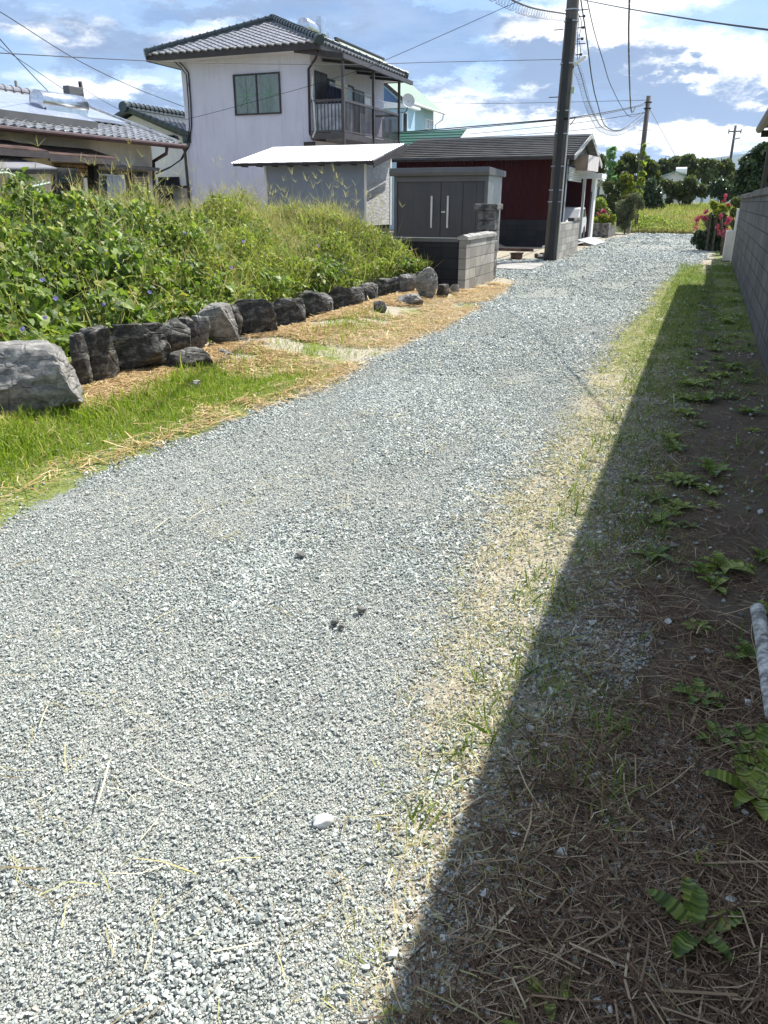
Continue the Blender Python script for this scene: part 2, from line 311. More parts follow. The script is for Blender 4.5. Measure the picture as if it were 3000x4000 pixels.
def scatter(name, temps, P, S, yaw, tilt, roll, m, parent=None, smooth=False, loc=None, seed=0):
    """one mesh of many small faces (leaves, blades, stones); temps are (V, triangles)"""
    n = len(P); P = np.asarray(P, float); S = np.asarray(S, float); S = S[:, None]*np.ones(3) if S.ndim == 1 else S
    Rm = euler_mats(yaw, tilt, roll); pick = np.random.default_rng(seed+5).integers(0, len(temps), n); VV, FF = [], []; base = 0
    for i, (V, Fc) in enumerate(temps):
        ix = np.nonzero(pick == i)[0]
        if not len(ix): continue
        X = np.einsum('nij,nkj->nki', Rm[ix], V[None]*S[ix][:, None, :])+P[ix][:, None, :]
        k = len(V); VV.append(X.reshape(-1, 3)); FF.append((Fc[None]+(np.arange(len(ix))*k)[:, None, None]+base).reshape(-1, 3)); base += len(ix)*k
    V = np.concatenate(VV); Fc = np.concatenate(FF)
    off = np.array(wloc(parent) if parent else (loc if loc is not None else (0, 0, 0))); V = V-off
    me = bpy.data.meshes.new(name); me.vertices.add(len(V)); me.vertices.foreach_set('co', V.ravel())
    me.loops.add(len(Fc)*3); me.loops.foreach_set('vertex_index', Fc.ravel().astype(np.int32))
    me.polygons.add(len(Fc)); me.polygons.foreach_set('loop_start', np.arange(0, len(Fc)*3, 3, dtype=np.int32))
    me.polygons.foreach_set('loop_total', np.full(len(Fc), 3, dtype=np.int32)); me.update(calc_edges=True)
    if smooth: me.shade_smooth()
    else: me.shade_flat()
    o = bpy.data.objects.new(name, me); sc.collection.objects.link(o); me.materials.append(m)
    if parent: o.parent = parent
    elif loc is not None: o.location = loc
    return o
def T(V, Fc): return (np.array(V, float), np.array(Fc, int))
def leaf_t(w=.8, fold=.18, droop=.25):       # unit leaf along +Y
    return T([(0, 0, 0), (-w*.42, .28, fold), (w*.42, .28, fold), (0, .35, 0), (-w*.36, .62, fold*.6-droop*.3), (w*.36, .62, fold*.6-droop*.3), (0, 1, -droop)],
             [(0, 3, 1), (0, 2, 3), (1, 3, 4), (3, 2, 5), (4, 3, 6), (3, 5, 6)])
def heart_t():
    return T([(0, .08, 0), (-.30, -.08, .06), (-.52, .2, .12), (-.38, .6, .04), (0, 1.05, -.2), (.38, .6, .04), (.52, .2, .12), (.30, -.08, .06), (0, .45, -.02)],
             [(0, 8, 1), (1, 8, 2), (2, 8, 3), (3, 8, 4), (4, 8, 5), (5, 8, 6), (6, 8, 7), (7, 8, 0)])
def blade_t(w=.03, bend=.5, top=1.0):         # unit blade growing along +Z, bending to +Y
    vs = []; 
    for i, t in enumerate((0, .35, .7)):
        ww = w*(1-.25*i); y = bend*t*t; z = top*t*(1-.25*bend*t); vs += [(-ww, y, z), (ww, y, z)]
    vs.append((0, bend, top*(1-.3*bend)))
    return T(vs, [(0, 1, 2), (1, 3, 2), (2, 3, 4), (3, 5, 4), (4, 5, 6)])
def straw_t(w=.012, bend=.12):
    w *= .62                # lying strip along Y, unit length
    return T([(-w, -.5, 0), (w, -.5, 0), (-w+bend*.5, 0, .03), (w+bend*.5, 0, .03), (-w, .5, 0), (w, .5, 0)], [(0, 1, 2), (1, 3, 2), (2, 3, 4), (3, 5, 4)])
def stone_temps(k=14, seed=3):
    import bmesh
    r = random.Random(seed); out = []
    for _ in range(k):
        bm = bmesh.new()
        for _ in range(10):
            v = Vector((r.gauss(0, 1), r.gauss(0, 1), r.gauss(0, 1))).normalized(); bm.verts.new((v.x*r.uniform(.48, .58), v.y*r.uniform(.38, .48), v.z*r.uniform(.28, .36)))
        res = bmesh.ops.convex_hull(bm, input=bm.verts); bmesh.ops.delete(bm, geom=[e for e in res['geom_interior'] if isinstance(e, bmesh.types.BMVert)], context='VERTS')
        bmesh.ops.triangulate(bm, faces=bm.faces); bm.verts.index_update()
        out.append(T([tuple(v.co) for v in bm.verts], [[v.index for v in f.verts] for f in bm.faces])); bm.free()
    return out
BL = [blade_t(.03, .25), blade_t(.025, .55), blade_t(.035, .8), blade_t(.02, .1)]
STRAW = [straw_t(.020), straw_t(.017, .3), straw_t(.014, -.2), straw_t(.028, .05)]
STRAWW = [straw_t(.036, .2), straw_t(.028, .35), straw_t(.026, -.25), straw_t(.045, .05)]
LF = [leaf_t(), leaf_t(.6, .1, .4), leaf_t(1.0, .25, .1)]
HT = [heart_t(), leaf_t(.95, .2, .3)]

# ------------------------------------------------------------------ ground
GLy = [-3, 0, 2.7, 3.4, 4.7, 6.35, 7.7, 10.4, 14.0, 17.0, 17.8, 20, 23, 23.8, 30, 38, 45.5, 60]; GLx = [-3.3, -3.25, -3.24, -3.33, -3.2, -2.95, -3.15, -3.05, -3.3, -3.65, -5.0, -6.6, -6.4, -3.95, -3.95, -4.15, -3.5, -3.5]
GRy = [-3, .5, .92, 1.3, 1.9, 2.9, 3.94, 5.7, 8, 10.3, 14, 18.8, 22, 24, 30, 38, 45.5, 60]; GRx = [-.40, -.32, -.40, -.46, -.58, -.74, -.86, -.74, -.84, -.86, -.78, -.62, -.35, .0, .1, -.1, -.8, -.8]
def gsd(x, y): return np.minimum(x-np.interp(y, GLy, GLx), np.interp(y, GRy, GRx)-x)     # >0 on the gravel
def sstep(v, a, b): t = np.clip((v-a)/(b-a), 0, 1); return t*t*(3-2*t)
EXy = [0, 4.2, 4.7, 5.9, 7.1, 8.4, 10, 12.8, 13.5, 15]; EXx = [-4.9, -4.8, -4.62, -4.66, -4.75, -4.8, -4.92, -4.95, -4.6, -4.5]
def EX(y): return np.interp(y, EXy, EXx)
def H0(x, y):
    x = np.asarray(x, float); y = np.asarray(y, float)
    bank = sstep(EX(y)-x, .22, .55)*.46*(1-sstep(y, 14.2, 14.6))
    bank = bank+.10*sstep(-x, 5, 7)*(1-sstep(y, 14.2, 14.6))
    toe = .10*sstep(-x, 3.5, 4.6)*(1-sstep(y, 13.6, 14.6))*(1-sstep(-x, 4.7, 5))
    plot = .35*sstep(-x, 7.2, 7.8)*sstep(y, 14.2, 14.6)
    lump = .02*(fbm(x, y, .8)-.5)+.03*(fbm(x, y, 2.5, L2)-.5)*sstep(x, -.9, -.1)
    ruts = -.018*np.exp(-((x+2.75)/.28)**2)-.018*np.exp(-((x+1.35)/.28)**2)
    return bank+toe+plot+lump+ruts*(np.abs(y) < 60)
def fines(x, y): return sstep(fbm(x, y*.42, 1.15, L3)+.10*np.exp(-((x+2.75)/.3)**2)+.10*np.exp(-((x+1.35)/.3)**2), .52, .70)
def build_ground():
    xs = np.unique(np.round(np.concatenate([[-6000, -2500, -1000, -400, -150, -70, -45, -32], np.arange(-26, -6, .5), np.arange(-6, 1.6, .1), np.arange(1.6, 12, 1), [20, 40, 100, 400, 1000, 2500, 6000]]), 3))
    ys = np.unique(np.round(np.concatenate([[-300, -60, -20, -8], np.arange(-4, 16, .12), np.arange(16, 50, .4), np.arange(50, 100, 4), [120, 200, 400, 1000, 2500, 6000, 9000]]), 3))
    X, Y = np.meshgrid(xs, ys, indexing='ij'); Z = H0(X, Y); nx, ny = X.shape
    V = np.stack([X, Y, Z], -1).reshape(-1, 3); i = np.arange(nx-1)[:, None]*ny+np.arange(ny-1)[None]
    Fq = np.stack([i, i+ny, i+ny+1, i+1], -1).reshape(-1, 4)
    me = bpy.data.meshes.new('ground'); me.from_pydata(V.tolist(), [], Fq.tolist()); me.shade_smooth()
    x, y = V[:, 0], V[:, 1]; gr = np.clip(.5+gsd(x, y)/.5, 0, 1)*(y < 45.8)
    gn = np.zeros_like(x)
    gn = np.maximum(gn, sstep(-x, 3.0, 3.3)*(1-sstep(-x, 4.05, 4.4))*(1-sstep(y, 5.0, 9.0)))            # lawn
    gn = np.maximum(gn, .42*sstep(-x, 3.0, 3.4)*(1-sstep(-x, 4.0, 4.5))*sstep(y, 4, 6)*(1-sstep(y, 12, 16)))
    gn = np.maximum(gn, .85*sstep(x, -1.1, -.75)*(1-sstep(x, -.1, .2))*sstep(y, 6, 9)*(1-sstep(y, 21.5, 22.5)))
    gn = np.maximum(gn, .8*sstep(x, .0, .4)*sstep(y, 7, 12)); gn = np.maximum(gn, sstep(-x, 4.9, 5.2)*(y < 14.5)*.8)
    gn = np.where((y > 46) | (x > 1) | (x < -20), .7, gn)
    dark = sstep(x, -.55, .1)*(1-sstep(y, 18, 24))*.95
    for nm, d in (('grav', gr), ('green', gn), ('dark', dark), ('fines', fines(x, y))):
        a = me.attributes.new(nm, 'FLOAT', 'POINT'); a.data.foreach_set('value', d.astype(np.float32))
    m, b = newmat('ground_surface'); tc = b.n('TexCoord').outputs['Object']
    A = {k: b.n('Attribute', attribute_name=k).outputs['Fac'] for k in ('grav', 'green', 'dark', 'fines')}
    nb = b.noise(tc, 2.2, 8, .65); nf = b.noise(tc, 26, 5, .6); nm_ = b.noise(tc, .6, 5, .6)
    vo = b.n('TexVoronoi'); b.put(vo.inputs['Vector'], tc); vo.inputs['Scale'].default_value = 120
    ve = b.n('TexVoronoi', feature='DISTANCE_TO_EDGE'); b.put(ve.inputs['Vector'], tc); ve.inputs['Scale'].default_value = 120
    sv = b.n('SeparateColor'); b.nt.links.new(vo.outputs['Color'], sv.inputs[0])
    st = b.ramp(sv.outputs[0], [(0, (.15, .18, .17)), (.3, (.31, .345, .32)), (.6, (.45, .49, .455)), (.9, (.60, .63, .59)), (1, (.58, .54, .45))])
    st = b.mix(b.smooth(ve.outputs[0], .0, .12), (.17, .18, .17), st)
    fcol = b.mix(b.smooth(nf, .3, .7), (.34, .35, .31), (.54, .55, .49)); st = b.mix(b.m('MULTIPLY', A['fines'], .75), st, fcol)
    dry = b.mix(b.smooth(b.noise(tc, 60, 4, .7), .35, .65), (.22, .19, .14), (.46, .415, .32))
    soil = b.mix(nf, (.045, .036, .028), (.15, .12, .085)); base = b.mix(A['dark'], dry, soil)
    grn = b.mix(b.smooth(b.noise(tc, 45, 4, .7), .3, .7), (.085, .11, .025), (.22, .25, .07))
    gm = b.smooth(b.m('ADD', A['green'], b.m('MULTIPLY', b.m('SUBTRACT', nb, .5), 2.6)), .32, .72); base = b.mix(gm, base, grn)
    gv = b.smooth(b.m('ADD', b.m('ADD', A['grav'], b.m('MULTIPLY', b.m('SUBTRACT', nb, .5), 1.1)), b.m('MULTIPLY', b.m('SUBTRACT', nf, .5), .8)), .50, .70)
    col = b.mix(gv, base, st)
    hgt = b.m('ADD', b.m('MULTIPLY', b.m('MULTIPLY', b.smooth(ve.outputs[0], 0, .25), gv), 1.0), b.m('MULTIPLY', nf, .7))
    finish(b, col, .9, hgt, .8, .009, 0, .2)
    me.materials.append(m); o = bpy.data.objects.new('ground', me); sc.collection.objects.link(o); tag(o, kind='structure')
build_ground()
def Hz(x, y): return float(H0(x, y))

# gravel: real stones
def fines(x, y): return sstep(fbm(x, y*.42, 1.15, L3)+.10*np.exp(-((x+2.75)/.3)**2)+.10*np.exp(-((x+1.35)/.3)**2), .52, .70)
def gravel():
    zones = [(.45, 3.0, 30000, .0062, .0068), (3.0, 7.0, 15500, .0070, .0095), (7.0, 14.0, 4200, .0100, .0155), (14.0, 30.0, 480, .017, .029), (30.0, 45.6, 110, .030, .042)]
    P, S = [], []; r = np.random.default_rng(77)
    for y0, y1, den, sa, sb in zones:
        x0, x1 = (-6.7 if y1 > 20 else -4.3), .75; n = int((y1-y0)*(x1-x0)*den); y = y0+r.random(n)*(y1-y0); x = x0+r.random(n)*(x1-x0)
        d = gsd(x, y)+(fbm(x, y, 1.6)-.5)*.45+(fbm(x, y, 6.0, L2)-.5)*.18
        vis = (x > -1.02*(y+.55)-.95)                       # left of this line lies outside the picture even from a step aside
        pr = np.maximum(np.clip(.5+d*4.5, 0, 1)*(1-.42*fines(x, y)), np.interp(y, [0, 3, 6, 9], [.34, .30, .15, .03])*(.4+1.2*fbm(x, y, 3.0))*(d > -.75)*(x > -2)+.03*(d > -.5)*(x < -2))
        k = (r.random(n) < pr) & vis; x, y = x[k], y[k]; n = len(x); s = np.interp(y, [y0, y1], [sa, sb])*np.exp(r.normal(0, .36, n))*(1-.30*fines(x, y))*(.88+.30*fbm(x, y*.6, .8, L2)); s = np.minimum(s, sb*2.6)
        P.append(np.stack([x, y, H0(x, y)+s*.15+r.random(n)*.006], -1)); S.append(s*1.5)
    P, S = np.concatenate(P), np.concatenate(S); n = len(P); print('stones', n)
    return scatter('gravel', stone_temps(), P, S, r.random(n)*6.28, r.normal(0, .4, n), r.normal(0, .4, n), M['stone'])
g = gravel(); tag(g, 'grey-green crushed stones spread loose over the whole lane', 'gravel', kind='stuff')
def loose(name, pts, s0, label):
    n = len(pts); P = np.array(pts); return P

# ------------------------------------------------------------------ grasses
def field(n, x0, x1, y0, y1, keepf, hfun, m, name, temps=BL, tilt=.5, dz=0.0, flat=False, seed=1, pw=1.0):
    r = np.random.default_rng(seed); x = x0+r.random(n)*(x1-x0); y = y0+r.random(n)**pw*(y1-y0)
    k = r.random(n) < keepf(x, y); x, y = x[k], y[k]; n = len(x); h = hfun(x, y)*np.exp(r.normal(0, .28, n))
    P = np.stack([x, y, H0(x, y)+dz+(r.random(n)*.025 if flat else 0)], -1)
    S = np.stack([np.full(n, 1.0)*h, h, h], -1)
    return scatter(name, temps, P, S, r.random(n)*6.28, r.normal(0, .13 if flat else tilt, n), r.normal(0, .13 if flat else tilt*.6, n), m, seed=seed)
def lawnk(x, y):
    e = np.interp(y, GLy, GLx)
    return np.clip((e+.03-x)/.45, 0, 1)*np.clip((x-EX(y)-.22-.25*fbm(x, y, 2.2))/.2, 0, 1)*np.clip(1.25-(y-5.2)/2.0, .16, 1)*np.where(fbm(x, y, 1.5) > np.interp(y, [5, 7], [.40, .52]), 1, .35)
TUFT = [blade_t(.035, .3), blade_t(.03, .7), blade_t(.045, .5)]
o = field(90000, -4.8, -2.8, 1.5, 10.5, lawnk, lambda x, y: .055+.07*np.clip((-x-3.5)/.8, 0, 1)*(fbm(x, y, 2.2, L2)+.2), M['lawn'], 'lawn_grass', TUFT, .45)
tag(o, 'bright short green grass along the left edge of the lane', 'grass', kind='stuff')
def dryk(x, y):
    e = np.interp(y, GLy, GLx); return np.where(x < EX(y)+.75, 1, np.interp(y, [3, 6], [.10, .4]))*np.clip((e+.05-x)/.15, 0, 1)*np.clip((x+4.9)/.1, 0, 1)*np.where(lawnk(x, y) > .6, .10, 1)*(fbm(x, y, 1.2, L3) > .33)
o = field(95000, -5.0, -2.8, 1.5, 16.0, dryk, lambda x, y: .10+.05*rng.random(len(x)), M['drygrass'], 'dead_grass', STRAWW, .3, flat=True, dz=.01, seed=2)
tag(o, 'orange-brown dead grass heaped along the foot of the rocks', 'dry grass', kind='stuff')
def stripk(x, y):
    e = np.interp(y, GRy, GRx); c = np.clip((x-e+.15)/.25, 0, 1)*np.clip((.25-x)/.5, 0, 1)
    return c*np.interp(y, [0, 3, 6, 9, 22, 23], [.30, .35, .6, 1, 1, 0])*np.where(y > 7, np.where(fbm(x, y, 2.0) > .38, 1, .12), np.where(L2(x*7, y*7)*.6+fbm(x, y, 1.6)*.6 >  .56, 2.6, .22))
o = field(60000, -1.2, .3, .6, 23, stripk, lambda x, y: .028+.02*fbm(x, y, 3), M['weedgrass'], 'verge_grass', TUFT, .7, seed=3, pw=1.3)
tag(o, 'thin yellow-green grass between the gravel and the right hand wall', 'grass', kind='stuff')
def sdryk(x, y):
    e = np.interp(y, GRy, GRx); return np.clip((x-e+.25)/.4, 0, 1)*np.clip((.1-x)/.4, 0, 1)*np.interp(y, [0, 4, 8, 20], [1, 1, .7, .2])
o = field(56000, -1.3, .1, .5, 18, sdryk, lambda x, y: np.interp(y, [0, 4, 9], [.6, 1, 1.5])*(.028+.03*rng.random(len(x))), M['bleach'], 'bleached_straw', STRAWW, .3, flat=True, seed=4, pw=1.5)
tag(o, 'bleached bits of straw on the sunlit strip beside the gravel', 'straw', kind='stuff')
def hayk(x, y): return np.clip((x+.42)/.25, 0, 1)*np.interp(y, [0, .8, 2.4, 3.6, 8, 18], [1, 1, 1, .40, .22, .08])*np.where(fbm(x, y, 1.6, L3) > .36, 1, .3)
o = field(190000, -.6, .85, .45, 14, hayk, lambda x, y: np.interp(y, [0, 3, 8], [.075, .065, .05])*(.4+1.3*rng.random(len(x))**2), M['hay'], 'brown_hay', STRAW, .3, flat=True, seed=5, pw=1.9)
tag(o, 'brown cut hay lying in the shade by the right hand wall', 'hay', kind='stuff')
o = field(170, -.3, .7, .8, 3.5, lambda x, y: np.ones_like(x)*.6, lambda x, y: .12+.13*rng.random(len(x))**2, M['palegrass'], 'long_straw', [straw_t(.009, .10), straw_t(.008, -.08)], .3, flat=True, dz=.02, seed=6)
tag(o, 'long pale stalks strewn over the shaded brown hay', 'straw', kind='stuff')
o = field(60000, -.55, .75, .6, 23, lambda x, y: np.interp(y, [0, 3, 7, 20], [.05, .14, .42, .9])*np.where(fbm(x, y, 2.2, L2) > .50, 1, .06)+np.where((x < .02) & (L1(x*6, y*6)*.5+fbm(x, y, 1.5)*.6 > .54), .85, 0),
          lambda x, y: .045+.03*rng.random(len(x)), M['leaf'], 'shade_grass', TUFT, .8, seed=8)
tag(o, 'dark green low weeds in the shaded verge', 'weeds', kind='stuff')
o = field(4500, -3.2, -.6, .7, 9, lambda x, y: .5*(fbm(x, y, 1.9, L2) > .60)+.03, lambda x, y: .06+.05*rng.random(len(x)), M['bleach'], 'gravel_straw', STRAW, .3, flat=True, dz=.012, seed=9)
tag(o, 'stray dry stalks lying on the gravel', 'straw', kind='stuff')
def pebbles():
    n = 800; y = .7+rng.random(n)**1.4*14; x = -.45+rng.random(n)*1.1; s = .012+.02*rng.random(n)**3
    return scatter('pebbles', stone_temps(5, 9), np.stack([x, y, H0(x, y)+s*.4], -1), s*1.4, rng.random(n)*6, rng.normal(0, .3, n), rng.normal(0, .3, n), M['stone'])
tag(pebbles(), 'stray pebbles scattered over the shaded soil', 'pebbles', kind='stuff')

# rosette weeds: individual things
def rosette(name, lobed, nleaf, seed):
    r = random.Random(seed); mb = MB()
    for i in range(nleaf):
        a = i*2.4+r.uniform(-.3, .3); L = r.uniform(.75, 1.1); rise = r.uniform(.25, .65); d = Vector((math.cos(a), math.sin(a), 0)); s = Vector((-d.y, d.x, 0)); N = 18; row = []
        for k in range(N+1):
            t = k/N; wv = .19*math.sin(math.pi*min(1, t*.92+.06))**.7*(1 if not lobed else (.72+.34*abs(math.sin(k*1.26))))
            c = d*L*t+Vector((0, 0, rise*math.sin(t*2.3)*.55)); row.append((c-s*wv*L+Vector((0, 0, .05)), c, c+s*wv*L+Vector((0, 0, .05))))
        for k in range(N): mb.add([*row[k], *row[k+1]], [(0, 1, 4, 3), (1, 2, 5, 4)])
    me = bpy.data.meshes.new(name); me.from_pydata(mb.v, [], mb.f); me.shade_smooth(); me.materials.append(M['leaf'] if lobed else M['leaf_light']); return me
ros = [rosette('weed', True, 7, 1), rosette('weed', False, 9, 2), rosette('weed', True, 9, 5), rosette('weed', False, 6, 8)]
def put_weed(me, x, y, s, label, group=None, rz=None):
    o = bpy.data.objects.new('leafy_weed', me); sc.collection.objects.link(o); o.location = (x, y, Hz(x, y)+.005); o.scale = (s, s, s); o.rotation_euler = (0, 0, random.uniform(0, 6.28) if rz is None else rz)
    tag(o, label, 'weed', group)
p = G(2720, 3660); put_weed(ros[0], p.x, p.y, .125, 'largest jagged green weed on the brown hay, lower right')
p = G(2940, 3110); put_weed(ros[1], p.x, p.y, .13, 'smooth long-leaved weed at the right edge beside the brown hay')
p = G(2140, 3900); put_weed(ros[3], p.x, p.y, .07, 'small grassy weed nearest the camera in the shade')
for i in range(85):
    y = 1.9+random.random()**1.1*15; x = random.uniform(-.15, .66) if y > 3 else random.uniform(.1, .6)
    put_weed(random.choice(ros), x, y, random.uniform(.06, .13), 'small green rosette weed on the shaded soil by the wall', 'weeds on the shaded verge')
for (u, v, s) in [(2760, 1570, .16), (2700, 1510, .15), (2840, 1440, .14), (2560, 2050, .13), (2790, 1850, .17), (2480, 1880, .09), (2860, 1180, .2), (2840, 1260, .2)]:
    p = G(u, v); put_weed(random.choice(ros), p.x, p.y, s, 'broad clump of weeds growing in the shade below the stained block wall', 'big weed clumps below the wall')

# ------------------------------------------------------------------ weed bank
_r = random.Random(12); BUMPS = [(-5.3-_r.random()*6, 4.5+_r.random()*9.5, _r.uniform(.22, .5), _r.uniform(.08, .34)) for _ in range(44)]+[(-8.6, 13.6, .6, .42), (-7.6, 13.9, .5, .45), (-6.6, 14.0, .5, .32), (-5.6, 13.9, .45, .28), (-7.0, 7.2, .5, .25)]
def canopy(x, y):
    e = sstep(EX(y)-x, .18, 2.1); c = .50+.80*e+.36*(fbm(x, y, .55)-.5)*e+.34*(fbm(x, y, 1.3, L2)-.5)*(.35+.65*e)+.30*(L3(x*2.7, y*2.7)-.5)
    for bx, by, br, bh in BUMPS: c = c+bh*np.exp(-((x-bx)**2+(y-by)**2)/br**2)
    c = c-.22*sstep(y, 12.5, 14.6)*e-.22*sstep(-x, 7, 10)
    return np.maximum(c, H0(x, y)+.05)
def bank_pts(n, seed, x0=-16, x1=-4.62, y0=2.0, y1=14.6, thick=.32, pw=1.25):
    r = np.random.default_rng(seed); y = y0+r.random(n)**.9*(y1-y0); x = EX(y)-.24-.30*(fbm(y, y*0, 1.3)-.3)-(r.random(n)**pw)*(x1-x0)
    k = (x > -15) & (np.degrees(np.arctan2(-x, y)) < 56); x, y = x[k], y[k]
    z = canopy(x, y)-r.random(len(x))**1.6*thick; return r, x, y, np.maximum(z, H0(x, y)+.02)
vineMask = lambda x, y: fbm(x, y, .7, L3)+.14*(y < 8.5)-.05*(y > 10)
r_, x, y, z = bank_pts(150000, 21, thick=.55); k = r_.random(len(x)) < np.clip((vineMask(x, y)-.40)*6, .04, .85)*np.where(fbm(x, y, 3.4, L2) > .40, 1, .30); x, y, z = x[k], y[k], z[k]; n = len(x)
# leaf mounds: clumps lift the canopy
mound = .16*(L1(x*2.4, y*2.4)-.4); 
o = scatter('vine_leaves', HT, np.stack([x, y, z+mound], -1), (.038+.085*r_.random(n)**2)*np.interp(y, [3, 9, 15], [1.2, 1, 1.1]), r_.normal(-1.6, 1.2, n), r_.normal(-.75, .55, n), r_.normal(0, .5, n), M['leaf'], smooth=False)
tag(o, 'tangled morning glory leaves covering the left hand bank', 'vines', kind='stuff')
r_, x, y, z = bank_pts(150000, 22, thick=.36); k = r_.random(len(x)) < np.clip((.64-vineMask(x, y))*6, .28, 1); x, y, z = x[k], y[k], z[k]; n = len(x)
o = scatter('weed_leaves', LF, np.stack([x, y, z], -1), (.028+.04*r_.random(n)**1.5), r_.random(n)*6.28, r_.normal(-.3, .6, n), r_.normal(0, .5, n), M['leaf_light'])
tag(o, 'small light green weed leaves on the raised bank', 'weeds', kind='stuff')
r_, x, y, z = bank_pts(26000, 23, thick=.25); k = r_.random(len(x)) < np.clip((.60-vineMask(x, y))*7, .3, 1); x, y, z = x[k], y[k], z[k]; n = len(x); h = .22+.25*r_.random(n)
o = scatter('bank_grass', [blade_t(.018, .5), blade_t(.022, .9), blade_t(.014, .3)], np.stack([x, y, z-.14], -1), h, r_.random(n)*6.28, r_.normal(0, .35, n), r_.normal(0, .35, n), M['weedgrass'])
tag(o, 'long yellow-green grass blades rising through the bank weeds', 'grass', kind='stuff')
r_, x, y, z = bank_pts(5200, 27, thick=.12); n = len(x)
o = scatter('dead_stalks', [blade_t(.012, .6), blade_t(.010, .2)], np.stack([x, y, z-.12], -1), .22+.25*r_.random(n), r_.random(n)*6.28, r_.normal(0, .6, n), r_.normal(0, .6, n), M['drygrass'])
tag(o, 'thin brown dead stalks tangled through the bank weeds', 'stalks', kind='stuff')
# dark undergrowth body closing the bank; shade between leaves painted into its colour
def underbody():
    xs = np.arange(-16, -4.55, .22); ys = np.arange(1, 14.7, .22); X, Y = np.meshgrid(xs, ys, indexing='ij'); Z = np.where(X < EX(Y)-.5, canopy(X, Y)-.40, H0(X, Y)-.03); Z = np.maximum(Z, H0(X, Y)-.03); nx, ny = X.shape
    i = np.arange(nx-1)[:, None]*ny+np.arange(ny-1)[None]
    me = bpy.data.meshes.new('undershade'); me.from_pydata(np.stack([X, Y, Z], -1).reshape(-1, 3).tolist(), [], np.stack([i, i+ny, i+ny+1, i+1], -1).reshape(-1, 4).tolist()); me.shade_smooth()
    me.materials.append(mat('undershade', (.014, .022, .007), .9, .5, 9, .8, 20, .05)); o = bpy.data.objects.new('undershade', me); sc.collection.objects.link(o)
    tag(o, 'painted dark undergrowth beneath the weeds of the bank', 'undershade', kind='stuff')
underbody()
# pale seed heads along the crest
def seedheads():
    r = np.random.default_rng(31); n = 520; y = 7+r.random(n)*7.6; x = -5.2-r.random(n)*9*np.interp(y, [7, 14], [1, .7]); k = (np.degrees(np.arctan2(-x, y)) < 54) & (fbm(x, y, .45, L2) > .40); x, y = x[k], y[k]; n = len(x)
    h = .38+.42*r.random(n); lean = r.normal(0, .22, (n, 2)); P0 = np.stack([x, y, canopy(x, y)-.15], -1); top = P0+np.stack([lean[:, 0]*h, lean[:, 1]*h, h], -1)
    P, S, Yw, Tl = [], [], [], []
    for i in range(n):
        d = top[i]-P0[i]; L = np.linalg.norm(d); P.append(P0[i]); S.append((L*.28, L, L)); 
        Yw.append(math.atan2(d[1], d[0])-math.pi/2); Tl.append(-math.acos(d[2]/L))
        for q in range(5):
            P.append(top[i]); a = .13+.07*r.random(); S.append((a*1.4, a, a)); Yw.append(r.random()*6.28); Tl.append(r.uniform(-1.3, -.3))
    return scatter('seed_heads', [blade_t(.016, .12)], P, np.array(S), np.array(Yw), np.array(Tl), np.zeros(len(P)), M['palegrass'], seed=3)
tag(seedheads(), 'pale crabgrass seed heads standing above the crest of the bank', 'grass', kind='stuff')
r_ = np.random.default_rng(33); n = 30000; y = 8.5+r_.random(n)*6.1; x = -5.8-r_.random(n)*9; k = (np.degrees(np.arctan2(-x, y)) < 54) & ((fbm(x, y, .5, L2) > .50) | ((y-8.5)*.9 > (x+12)*1.2+3.5)); x, y = x[k], y[k]; n = len(x)
o = scatter('straw_grass', [blade_t(.010, .4), blade_t(.009, .8)], np.stack([x, y, canopy(x, y)-.22], -1), .30+.22*r_.random(n), r_.random(n)*6.28, r_.normal(0, .3, n), r_.normal(0, .3, n), M['palegrass'])
tag(o, 'straw-coloured thin grass on the back of the bank before the houses', 'grass', kind='stuff')
# morning glory flowers
def flower_mesh():
    mb = MB(); N = 10; c = (0, 0, -.9); ring = [(.5*math.cos(2*math.pi*i/N)*(1 if i % 2 else .86), .5*math.sin(2*math.pi*i/N)*(1 if i % 2 else .86), .0) for i in range(N)]; mid = [(.13*math.cos(2*math.pi*i/N), .13*math.sin(2*math.pi*i/N), -.28) for i in range(N)]
    mb.add([c]+mid+ring, [(0, 1+(i+1) % N, 1+i) for i in range(N)]+[(1+i, 1+(i+1) % N, 1+N+(i+1) % N, 1+N+i) for i in range(N)])
    me = bpy.data.meshes.new('flower'); me.from_pydata(mb.v, [], mb.f); me.shade_smooth(); me.materials.append(M['violet']); return me
fm = flower_mesh()
for i, (u, v) in enumerate([(165, 1092), (218, 1165), (175, 1240), (88, 1285), (585, 1140), (405, 1188), (905, 1045), (1245, 960), (722, 910), (950, 942)]):
    best = None
    for k in range(60, 400):                    # walk the view ray to the canopy
        d = ray(u, v).normalized(); p = Vector((0, 0, EYE))+d*(k*.05)
        if p.x < -4.7 and p.z < float(canopy(p.x, p.y))+.03: best = p; break
    if best is None: continue
    o = bpy.data.objects.new('flower', fm); sc.collection.objects.link(o); o.location = best-ray(u, v).normalized()*.12; o.scale = (.046,)*3
    o.rotation_euler = (R(55), 0, R(25+random.uniform(-40, 40))); tag(o, 'violet morning glory flower open among the bank leaves', 'flower', 'morning glory flowers on the bank')

